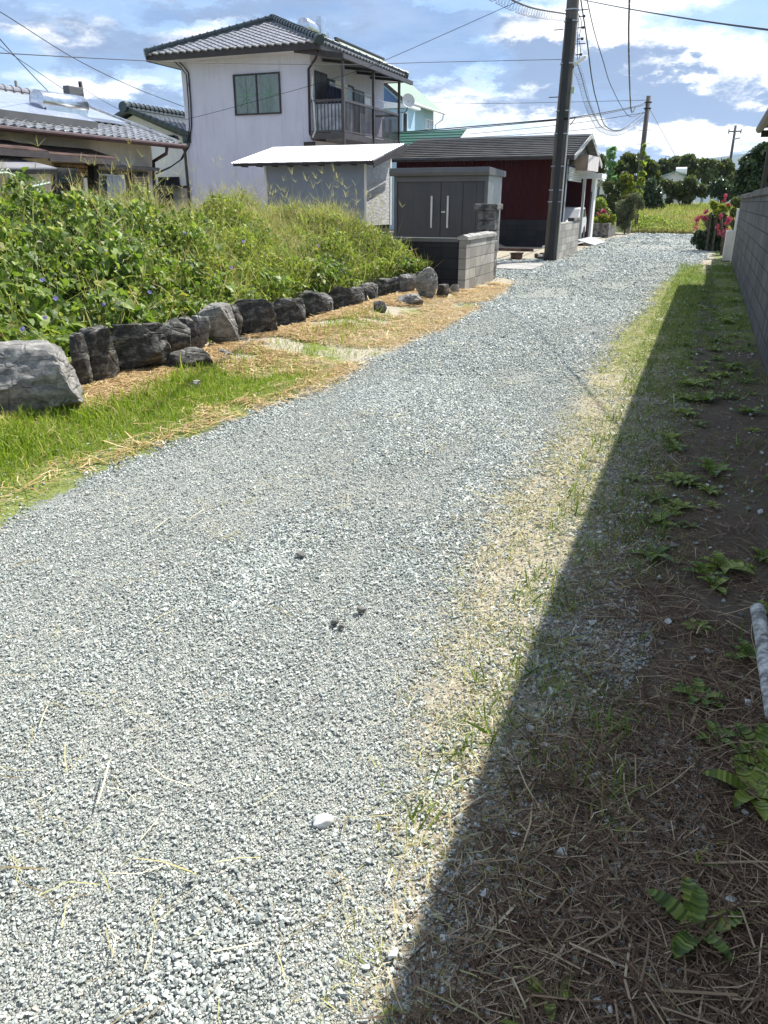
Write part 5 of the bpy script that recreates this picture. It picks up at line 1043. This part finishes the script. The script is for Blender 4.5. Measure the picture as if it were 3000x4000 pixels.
# ================================================================== poles, lamp, wires
def pole(name, x, y, h, r0, r1, label, lean=(0, 0)):
    t = thing(name, (x, y, 0), label, 'utility pole', 'utility poles')
    MB().tube([(x, y, -.2), (x+lean[0], y+lean[1], h)], [r0, r1], 20).build('shaft', M['pole'], t, smooth=True); return t
P1 = Vector((-4.08, 23.2, 0)); t = pole('utility_pole', P1.x, P1.y, 9.5, .185, .145, 'nearest thick utility pole at the drive entrance', (.12, 0))
MB().box(P1.x-.02, P1.y-.235, .0, P1.x+.13, P1.y-.14, 5.9).build('conduit', M['duct'], t, bevel=.01)
MB().tube([(P1.x+.20, P1.y-.05, 0), (P1.x+.23, P1.y-.05, 5.0)], .022, 8).build('pipe_guard', M['ivory'], t)
for z in (1.55, 1.85, 2.45, 3.25, 3.8, 4.9, 5.85, 6.1): 
    rr = .207-.05*z/9.5; MB().tube([(P1.x+.12*z/9.5, P1.y, z), (P1.x+.12*z/9.5, P1.y, z+.025)], rr+.006, 20).build('band', M['steelplate'], t)
for z, sx in ((4.15, -1), (5.35, 1), (5.7, -1), (6.1, 1)): MB().tube([(P1.x+.06+sx*.17, P1.y, z), (P1.x+.06+sx*.42, P1.y, z)], .012, 6).build('step_bolt', M['wire'], t)
for z in (5.95, 5.7, 5.45, 5.1): MB().tube([(P1.x+.26, P1.y-.05, z), (P1.x+.36, P1.y-.05, z), (P1.x+.37, P1.y-.05, z), (P1.x+.43, P1.y-.05, z)], [.012, .012, .03, .03], 8).build('insulator', M['wire'], t)
MB().box(P1.x+.22, P1.y-.1, 4.22, P1.x+.31, P1.y+.02, 4.36).build('junction_box', M['palegreen'], t)
a = atY(2222, 464, 23.2); MB().tube([a, a+Vector((.18, 0, .02)), a+Vector((.05, 0, -.15))], .015, 6).build('bracket', M['wire'], t)
L = thing('street_lamp', atY(2240, 258, 23.1), 'slim white lamp arm on the nearest utility pole', 'street lamp'); a, b_ = atY(2242, 254, 23.1), atY(2288, 220, 22.6)
MB().tube([atY(2238, 268, 23.15), a], .018, 6).build('arm', M['wire'], L); MB().tube([a, a+(b_-a)*.1, b_-(b_-a)*.1, b_], [.02, .045, .04, .015], 10).build('lamp_shade', M['white'], L, smooth=True)
P2 = Vector((-4.05, 50, 0)); t = pole('utility_pole', P2.x, P2.y, 7.0, .17, .12, 'second utility pole down the lane beside the vine covered shrubs')
for z in (6.35, 6.65): MB().tube([(P2.x, P2.y, z), (P2.x, P2.y, z+.06)], .2, 12).build('collar', M['wire'], t)
for z in (5.3, 4.6, 3.9): MB().tube([(P2.x-.35, P2.y, z), (P2.x+.35, P2.y, z)], .014, 6).build('step_bolt', M['wire'], t)
a, b_ = atY(2875, 490, 90), atY(2838, 720, 90); t = pole('utility_pole', (a.x+b_.x)/2, 90, a.z, .16, .11, 'distant utility pole with crossarm and lamp at the right')
x_, z_ = (a.x+b_.x)/2, atY(2870, 513, 90).z; MB().box(x_-.6, 89.95, z_-.06, x_+.6, 90.05, z_+.05).build('crossarm', M['pole'], t); MB().tube([(x_, 89.8, z_-.7), (x_+.55, 89.8, z_-.6)], .06, 8).build('lamp', M['greyboard'], t)
for dx in (-.55, .55): MB().tube([(x_+dx, 90, z_-.2), (x_+dx, 90, z_+.2)], .05, 8).build('insulator', M['wire'], t)
a = atY(60, 315, 60); t = pole('utility_pole', a.x, 60, a.z, .16, .11, 'distant utility pole with insulators at the far left'); z_ = atY(60, 356, 60).z
MB().box(a.x-1.1, 59.95, z_-.05, a.x+1.1, 60.05, z_+.05).build('crossarm', M['pole'], t)
for dx in (-1.0, -.6, -.25, .8): MB().tube([(a.x+dx, 60, z_-.35), (a.x+dx, 60, z_-.06)], .09, 8).build('insulator', M['wire'], t)
a = atY(313, 318, 30); t = pole('utility_pole', a.x, 30, a.z, .10, .085, 'thin dark pole behind the silver solar tank at the left')
a = atY(2352, 603, 80); t = pole('utility_pole', a.x, 80, a.z, .16, .12, 'far away pole between the column shaped shrub and the round tree')

def spline(P, n=14):
    P = [Vector(p) for p in P]; Q = [P[0]*2-P[1]]+P+[P[-1]*2-P[-2]]; out = []
    for i in range(1, len(Q)-2):
        for k in range(n):
            t = k/n; a, b, c, d = Q[i-1], Q[i], Q[i+1], Q[i+2]
            out.append(.5*((2*b)+(c-a)*t+(2*a-5*b+4*c-d)*t*t+(3*b-a-3*c+d)*t**3))
    return out+[P[-1]]
def wire(pts, r, label, spiral=0, m='wire'):
    P = spline([atY(*p) for p in pts]); b = MB().tube(P, r, 6)
    t = thing('power_line', P[0], label, 'cable'); b.build('cable', M[m], t)
    if spiral:
        L_ = sum((P[i+1]-P[i]).length for i in range(len(P)-1)); n = int(L_/.30*8); Q = []; acc = [0]
        for i in range(len(P)-1): acc.append(acc[-1]+(P[i+1]-P[i]).length)
        j = 0
        for k in range(n):
            s = L_*k/n
            while j < len(P)-2 and acc[j+1] < s: j += 1
            f = (s-acc[j])/max(1e-6, acc[j+1]-acc[j]); c = P[j].lerp(P[j+1], f); d = (P[j+1]-P[j]).normalized(); u = d.cross(Vector((0, 0, 1))).normalized(); v = u.cross(d); a = 2*math.pi*k/8
            Q.append(c+(u*math.cos(a)+v*(math.sin(a)-1.0))*spiral)
        MB().tube(Q, .0035, 3).build('spiral_hanger', M['wiregrey'], t)
wire([(1600, -260, 7), (1880, -70, 13), (2060, 25, 18), (2215, 55, 23)], .016, 'spiral wrapped cable entering the top of the nearest pole from the left', .085)
wire([(2462, -160, 20), (2459, 0, 24), (2456, 133, 27), (2459, 298, 33), (2464, 411, 41), (2470, 437, 44), (2484, 414, 49)], .024, 'thick dark bundled cable hanging straight down the sky', .03)
wire([(2262, -60, 23.3), (2269, 0, 23.5), (2293, 159, 24.5), (2312, 308, 27), (2332, 398, 30), (2367, 494, 36), (2432, 504, 42), (2515, 441, 49.6)], .018, 'double slack cable drooping from the nearest pole to the second')
wire([(2292, -40, 23.2), (2294, 0, 23.5), (2322, 126, 25), (2357, 242, 28), (2385, 331, 32), (2435, 428, 40), (2468, 457, 45), (2513, 438, 49.6)], .013, 'thin slack cable drooping nearest the middle of the sky')
wire([(2256, 252, 23.4), (2273, 305, 25), (2296, 391, 28), (2322, 454, 32), (2352, 497, 36), (2402, 512, 41), (2448, 501, 45), (2515, 457, 49.6)], .012, 'spiral wrapped slack cable, lowest of those between the two poles', .10, 'wiregrey')
wire([(2240, -10, 23.3), (2290, 2, 23.5), (2448, 33, 18), (2700, 75, 13), (3000, 116, 9), (3400, 160, 6.5)], .010, 'cable crossing the upper right of the sky')
wire([(2537, 424, 50), (2590, 520, 49), (2645, 622, 48)], .012, 'thin stay wire slanting down right from the second pole')
wire([(1530, 519, 30), (1712, 505, 28), (2160, 467, 23.4), (2225, 460, 24), (2350, 441, 32), (2483, 415, 45), (2523, 401, 50)], .017, 'double cable from behind the garage through the nearest pole bracket')
wire([(1530, 524, 30), (1712, 511, 28), (2160, 471, 23.4), (2225, 464, 24), (2350, 447, 32), (2483, 419, 45), (2523, 408, 50)], .012, 'lower strand of the cable through the nearest pole bracket')
wire([(1700, 531, 55), (1838, 523, 53), (2240, 482, 51), (2520, 440, 50)], .016, 'faint far cable below the pole bracket, upper strand', m='wiregrey')
wire([(1700, 545, 55), (2000, 528, 53), (2240, 510, 51), (2370, 494, 50)], .016, 'faint far cable below the pole bracket, lower strand', m='wiregrey')
wire([(1560, 398, 60), (1900, 404, 58), (2240, 398, 54), (2525, 391, 50)], .014, 'faint level wire from the blue house to the second pole', m='wiregrey')
wire([(-300, 185, 7.5), (0, 207, 9), (723, 243, 14), (1350, 252, 18), (1700, 243, 20.5), (2195, 232, 23.2)], .007, 'level wire crossing in front of the two storey house')
wire([(-200, -60, 12), (0, 46, 14), (289, 227, 17.5), (520, 340, 20.5), (718, 417, 24.9)], .009, 'wire slanting from the top left corner to the two storey house')
wire([(-100, 30, 11), (0, 153, 12.5), (100, 265, 14.5), (192, 361, 17)], .010, 'darker of the two wires slanting down to the solar tank')
wire([(-100, 110, 12), (0, 181, 13.5), (246, 347, 18), (330, 400, 21), (444, 456, 24.9)], .007, 'thin grey wire passing behind the solar tank to the wing')
wire([(723, 468, 24.75), (900, 422, 24.6), (1194, 340, 24.2), (1350, 292, 23.8), (1500, 237, 23.6), (1990, 20, 23.4), (2215, -85, 23.2)], .007, 'thin service wire rising from the wing past the balcony to the pole top')
wire([(325, 345, 30), (400, 392, 28), (472, 431, 25.5)], .009, 'short wire from the thin pole to the wing roof')
# hanging leads on the nearest pole
for k, pts in enumerate(([(2262, 50, 23.1), (2258, 110, 23.1), (2256, 170, 23.1), (2255, 235, 23.1)], [(2263, 60, 23.05), (2272, 95, 23.05), (2262, 150, 23.05), (2268, 200, 23.05), (2256, 250, 23.05)])):
    wire(pts, .009, ['straight lead running down the right side of the nearest pole', 'looping lead beside the nearest pole'][k], .05 if k == 0 else 0)

# ================================================================== trees and shrubs
def foliage(name, base, clumps, n, size, m, label, cat='tree', temps=None, trunk=None, group=None, tm=None, dens=1.0):
    t = thing(name, base, label, cat, group); r = np.random.default_rng(len(label)*7+n); P = []; clumps0 = clumps; clumps = [(c[0]+r.normal()*c[3]*.30, c[1]+r.normal()*c[3]*.4, c[2]+r.normal()*c[3]*.32, c[3]*r.uniform(.45, .8))+tuple(c[4:]) for c in clumps for _ in range(4)]; w = np.array([c[3]**2*c[4] if len(c) > 4 else c[3]**2 for c in clumps]); w = w/w.sum(); base = Vector(base)
    for c, wt in zip(clumps, w):
        k = int(n*wt); d = r.normal(size=(k, 3)); d /= np.linalg.norm(d, axis=1)[:, None]; rad = c[3]*(1-.55*r.random(k)**1.8); vert = c[4] if len(c) > 4 else .85
        lump = .82+.36*fbm(d[:, 0]*2+c[0], d[:, 1]*2+d[:, 2]*2+c[1], 1.6); P.append(np.array(c[:3])+d*(rad*lump)[:, None]*np.array([1, 1, vert]))
    P = np.concatenate(P); P = P[P[:, 2] > .02]; k = len(P)
    scatter('crown', temps or LF, P, size*np.exp(r.normal(0, .3, k)), r.random(k)*6.28, r.normal(-.3, .8, k), r.normal(0, .7, k), m, t)
    tr = MB(); c0 = np.mean([c[:3] for c in clumps], axis=0); tb = trunk or max(.04, clumps[0][3]*.09)
    tr.tube([(base.x, base.y, 0), (base.x*.6+c0[0]*.4, base.y, c0[2]*.45), (c0[0], c0[1], c0[2])], [tb, tb*.75, tb*.35], 8)
    for c in clumps[:7]: tr.tube([(base.x*.5+c0[0]*.5, base.y, c0[2]*.5), tuple(np.array(c[:3])*.6+np.array([base.x, base.y, c0[2]*.6])*.4), tuple(c[:3])], [tb*.5, tb*.3, tb*.1], 5)
    tr.build('trunk', M['bark'], t); return t
def px_clumps(Y, lst, k=1.0):
    """lst of (u, v, radius px)"""
    out = []
    for q in lst:
        u, v, rp = q[:3]; dy = q[3] if len(q) > 3 else 0; p = atY(u, v, Y+dy); out.append((p.x, p.y, p.z, rp*depth(p)/F*k))
    return out
def tree_px(name, Y, lst, n, size, m, label, cat='tree', **k):
    if m is M['pink']: lst = [(q[0]+random.uniform(-q[2], q[2])*.9, q[1]+random.uniform(-q[2], q[2])*1.5, q[2]*1.0) for q in lst for _ in range(2)]
    cl = px_clumps(Y, lst); bx = sum(c[0] for c in cl)/len(cl); return foliage(name, (bx, Y, 0), cl, n, size, m, label, cat, **k)
tree_px('round_tree', 62, [(2430, 670, 38), (2470, 632, 40), (2500, 625, 36), (2530, 650, 34), (2545, 690, 30), (2450, 710, 45), (2510, 700, 50)], 15000, .22, M['leaf_olive'], 'dark round tree standing behind the second utility pole')
tree_px('dark_shrub', 56, [(2530, 730, 36), (2550, 770, 40), (2510, 780, 30), (2570, 800, 30), (2500, 740, 22)], 9000, .13, M['leaf_dark'], 'dark glossy shrub right of the second utility pole', 'shrub')
tree_px('column_shrub', 47, [(2382, 590, 10), (2384, 612, 13), (2383, 640, 13), (2385, 668, 14), (2384, 700, 16), (2399, 580, 7), (2398, 610, 8), (2400, 640, 9)], 5200, .085, M['leaf_grow'], 'tall narrow column of pale green leaves beyond the garage', 'shrub')
tree_px('mixed_shrub', 46.5, [(2385, 740, 26), (2400, 770, 30), (2375, 790, 28), (2410, 810, 30), (2395, 840, 30), (2430, 720, 26), (2440, 690, 20)], 12000, .085, M['leaf_olive'], 'tall loose shrub below the pale green leaf column', 'shrub')
tree_px('yellow_shrub', 46.2, [(2440, 690, 12), (2438, 720, 14), (2460, 700, 12), (2466, 730, 16), (2445, 755, 18), (2480, 750, 14), (2505, 700, 10)], 7000, .08, M['leaf_yellow'], 'yellow-green leafy branches lit by the sun in front of the round tree', 'shrub')
tree_px('pole_vine', 49.7, [(2518, 570, 6), (2515, 600, 8), (2510, 640, 10), (2505, 680, 12), (2500, 715, 13), (2496, 750, 12)], 3000, .09, M['leaf_light'], 'climbing vine growing up the second utility pole', 'vine')
tree_px('grey_bush', 44.5, [(2440, 790, 36), (2475, 785, 32), (2420, 830, 30), (2455, 840, 38), (2500, 800, 22), (2410, 870, 24), (2440, 880, 26)], 13000, .06, M['leaf_grey'], 'grey green fine leaved bush at the bend of the lane', 'bush')
tree_px('garden_shrub', 43.5, [(2335, 800, 26), (2355, 790, 22), (2330, 835, 24), (2370, 830, 20)], 5000, .08, M['leaf_light'], 'bright green shrub between the storeroom and the tall shrubs', 'shrub')
tree_px('coleus_bush', 40.5, [(2330, 862, 20), (2355, 856, 20), (2380, 862, 20), (2395, 850, 12), (2345, 845, 12)], 3800, .075, M['leaf_yellow'], 'lime green bush filling the black planter', 'bush')
tree_px('pink_flower', 40.8, [(2352, 836, 10), (2368, 832, 8), (2338, 840, 6)], 900, .05, M['pink'], 'pink blossoms on top of the planter bush', 'flowers')
tree_px('garden_tree', 60, [(2325, 640, 34), (2345, 665, 20), (2310, 670, 26)], 5000, .2, M['leaf_olive'], 'dark tree crown behind the garage gable')
xs = [(2560, 690, 45), (2600, 655, 42), (2640, 640, 46), (2690, 650, 48), (2740, 640, 40), (2620, 700, 40), (2700, 700, 45)]
tree_px('orchard_tree', 88, [(2590, 660, 30), (2620, 645, 32), (2650, 640, 30), (2640, 680, 40), (2600, 690, 34)], 15000, .26, M['leaf_olive'], 'broad olive green tree left in the distant row')
tree_px('orchard_tree', 86, [(2690, 640, 30), (2720, 642, 30), (2705, 670, 38), (2750, 660, 26)], 14000, .26, M['leaf_olive'], 'broad olive green tree in the middle of the distant row')
tree_px('orchard_tree', 84, [(2770, 652, 26), (2800, 645, 26), (2835, 650, 26), (2800, 680, 36), (2840, 690, 34), (2765, 690, 30)], 15000, .25, M['leaf_olive'], 'broad olive green tree right in the distant row')
tree_px('garden_tree', 62, [(2620, 735, 30), (2665, 728, 34), (2700, 735, 32), (2640, 765, 26), (2740, 740, 26), (2680, 765, 28)], 10000, .16, M['leaf_olive'], 'low spreading tree before the distant pale house')
tree_px('garden_tree', 60, [(2790, 740, 24), (2820, 730, 28), (2850, 745, 28), (2830, 765, 22)], 7000, .15, M['leaf_dark'], 'dark low tree right of the open hut')
tree_px('evergreen_tree', 31, [(2900, 690, 40), (2930, 630, 40), (2975, 610, 44), (2990, 670, 50), (2940, 700, 46), (2900, 730, 36), (3030, 600, 50), (3040, 690, 60), (2880, 760, 30), (2950, 760, 40)], 26000, .085, M['leaf_dark'], 'large glossy dark tree behind the right hand wall')
tree_px('flowering_bush', 30, [(2790, 860, 34), (2815, 900, 40), (2780, 915, 40), (2750, 945, 34), (2830, 850, 28), (2845, 940, 30), (2810, 960, 34), (2770, 965, 30), (2735, 930, 26), (2840, 975, 28)], 20000, .05, M['leaf_dark'], 'dark arching bush on the right where the lane ends', 'bush')
tree_px('flowering_bush', 28, [(2838, 960, 24), (2835, 1000, 24), (2850, 920, 20), (2840, 1020, 16)], 6500, .05, M['leaf_grey'], 'bush covered in pink flowers beside the off white board', 'bush')
tree_px('pink_blossom', 27.6, [(2822, 840, 10), (2835, 870, 12), (2826, 895, 14), (2838, 925, 9), (2836, 950, 8), (2842, 980, 7), (2800, 895, 10), (2850, 860, 9)], 800, .032, M['pink'], 'bright pink blossoms on the bush beside the wall end', 'flowers')
tree_px('pink_blossom', 29.4, [(2740, 850, 16), (2735, 875, 12), (2760, 835, 10), (2832, 770, 9), (2840, 790, 8)], 700, .04, M['pink'], 'faded pink blossoms drooping from the left of the dark bush', 'flowers')
tree_px('yellow_bush', 29.5, [(2800, 820, 22), (2790, 800, 16), (2830, 810, 16)], 2600, .05, M['leaf_yellow'], 'yellow-green top leaves of the bush where the lane ends', 'bush')
tree_px('hedge_shrub', 26.5, [(2865, 830, 20), (2870, 880, 20), (2868, 930, 18), (2880, 790, 22), (2862, 980, 14)], 5000, .05, M['leaf_olive'], 'green shrub squeezed between the bush and the far wall', 'shrub')
# bank plants standing out
for k, (u, v, X, lab) in enumerate([(880, 860, -9.5, 'tall weed with glossy leaves standing out of the bank, left of centre'), (1055, 830, -9, 'leafy stalk standing before the outbuilding wall'), (930, 800, -9.6, 'lobed leaf plant rising above the seed heads'), (640, 870, -9, 'dark leafy stalk standing above the vines near the low house')]):
    p = atX(u, v, X); r_h = .25 if k != 1 else .32; foliage('tall_weed', (p.x, p.y, .9), [(p.x, p.y, p.z-.1, r_h*.8), (p.x+.15, p.y, p.z-.35, r_h), (p.x-.1, p.y, p.z-.55, r_h)], 420, .075, M['leaf' if k != 1 else 'leaf_light'], lab, 'weed', temps=LF, trunk=.012)

# far weed field
def far_field():
    r = np.random.default_rng(50); n = 42000; y = 46.2+r.random(n)**1.5*26; x = -4.2+r.random(n)*14-(y-46)*.12; x = np.where(r.random(n) < .4, -4.2+r.random(n)*6, x); k = x < 9; x, y = x[k], y[k]; n = len(x)
    f = fbm(x, y, .35); h = np.interp(y, [46, 47.5, 50, 60, 72], [.25, .75, 1.25, 1.5, 1.5])*(.65+.6*f)
    green = (f+.25*r.random(n)-.1*(y < 50)) > .60; P = np.stack([x, y, np.zeros(n)], -1)
    def go(sel, m, nm, lab): o = scatter(nm, [blade_t(.045, .25), blade_t(.035, .6)], P[sel], h[sel], r.random(sel.sum())*6.28, r.normal(0, .25, sel.sum()), r.normal(0, .25, sel.sum()), m); tag(o, lab, 'grass', kind='stuff')
    go(green, M['weedgrass'], 'field_weeds', 'tall yellow-green weeds in the overgrown field beyond the lane'); go(~green, M['palegrass'], 'field_grass', 'pale dry grass in the overgrown field beyond the lane')
    n = 30000; x = -4+r.random(n)*6.5; y = 46.3+r.random(n)*5; f = fbm(x, y, .6, L2); z = r.random(n)*np.interp(y, [46, 48], [.25, .9])*(.4+f)
    o = scatter('field_leaves', LF, np.stack([x, y, z], -1), .07+.05*r.random(n), r.random(n)*6.28, r.normal(-.3, .6, n), r.normal(0, .5, n), M['leaf_light']); tag(o, 'low leafy weeds at the edge of the overgrown field', 'weeds', kind='stuff')
far_field()
M['clutter'] = None
# hills
def hills():
    b = MB(); n = 120; X0, X1 = -9000, 4000; pts = []
    for i in range(n+1):
        x = X0+(X1-X0)*i/n; h = 105+120*float(fbm(x/900+40, .5, 1))+50*math.exp(-((x-300)/500)**2)+25*float(L2(x/180, 3)); pts.append((x, h))
    vs = [(x, 4400, -5) for x, h in pts]+[(x, 5000, h*.7) for x, h in pts]+[(x, 5400, h*1.15) for x, h in pts]; m_ = n+1
    b.add(vs, [(i, i+1, m_+i+1, m_+i) for i in range(n)]+[(m_+i, m_+i+1, 2*m_+i+1, 2*m_+i) for i in range(n)])
    tag(b.build('hills', mat('wooded_hills', (.035, .06, .03), .95, .4, .004, 0), None, (0, 4800, 0)), kind='structure')
hills()
# haze box
def haze():
    m, b = newmat('haze'); pv = b.n('VolumePrincipled'); pv.inputs['Color'].default_value = (.60, .76, 1, 1); pv.inputs['Density'].default_value = 9e-5; pv.inputs['Anisotropy'].default_value = .2
    o = b.n('OutputMaterial'); b.nt.links.new(pv.outputs[0], o.inputs['Volume'])
    tag(MB().box(-9500, -350, -8, 6200, 9300, 420).build('haze', m, None, (0, 4000, 0)), 'thin blue haze over the distant hills', 'haze', kind='stuff')
HAZE = True
if HAZE: haze()
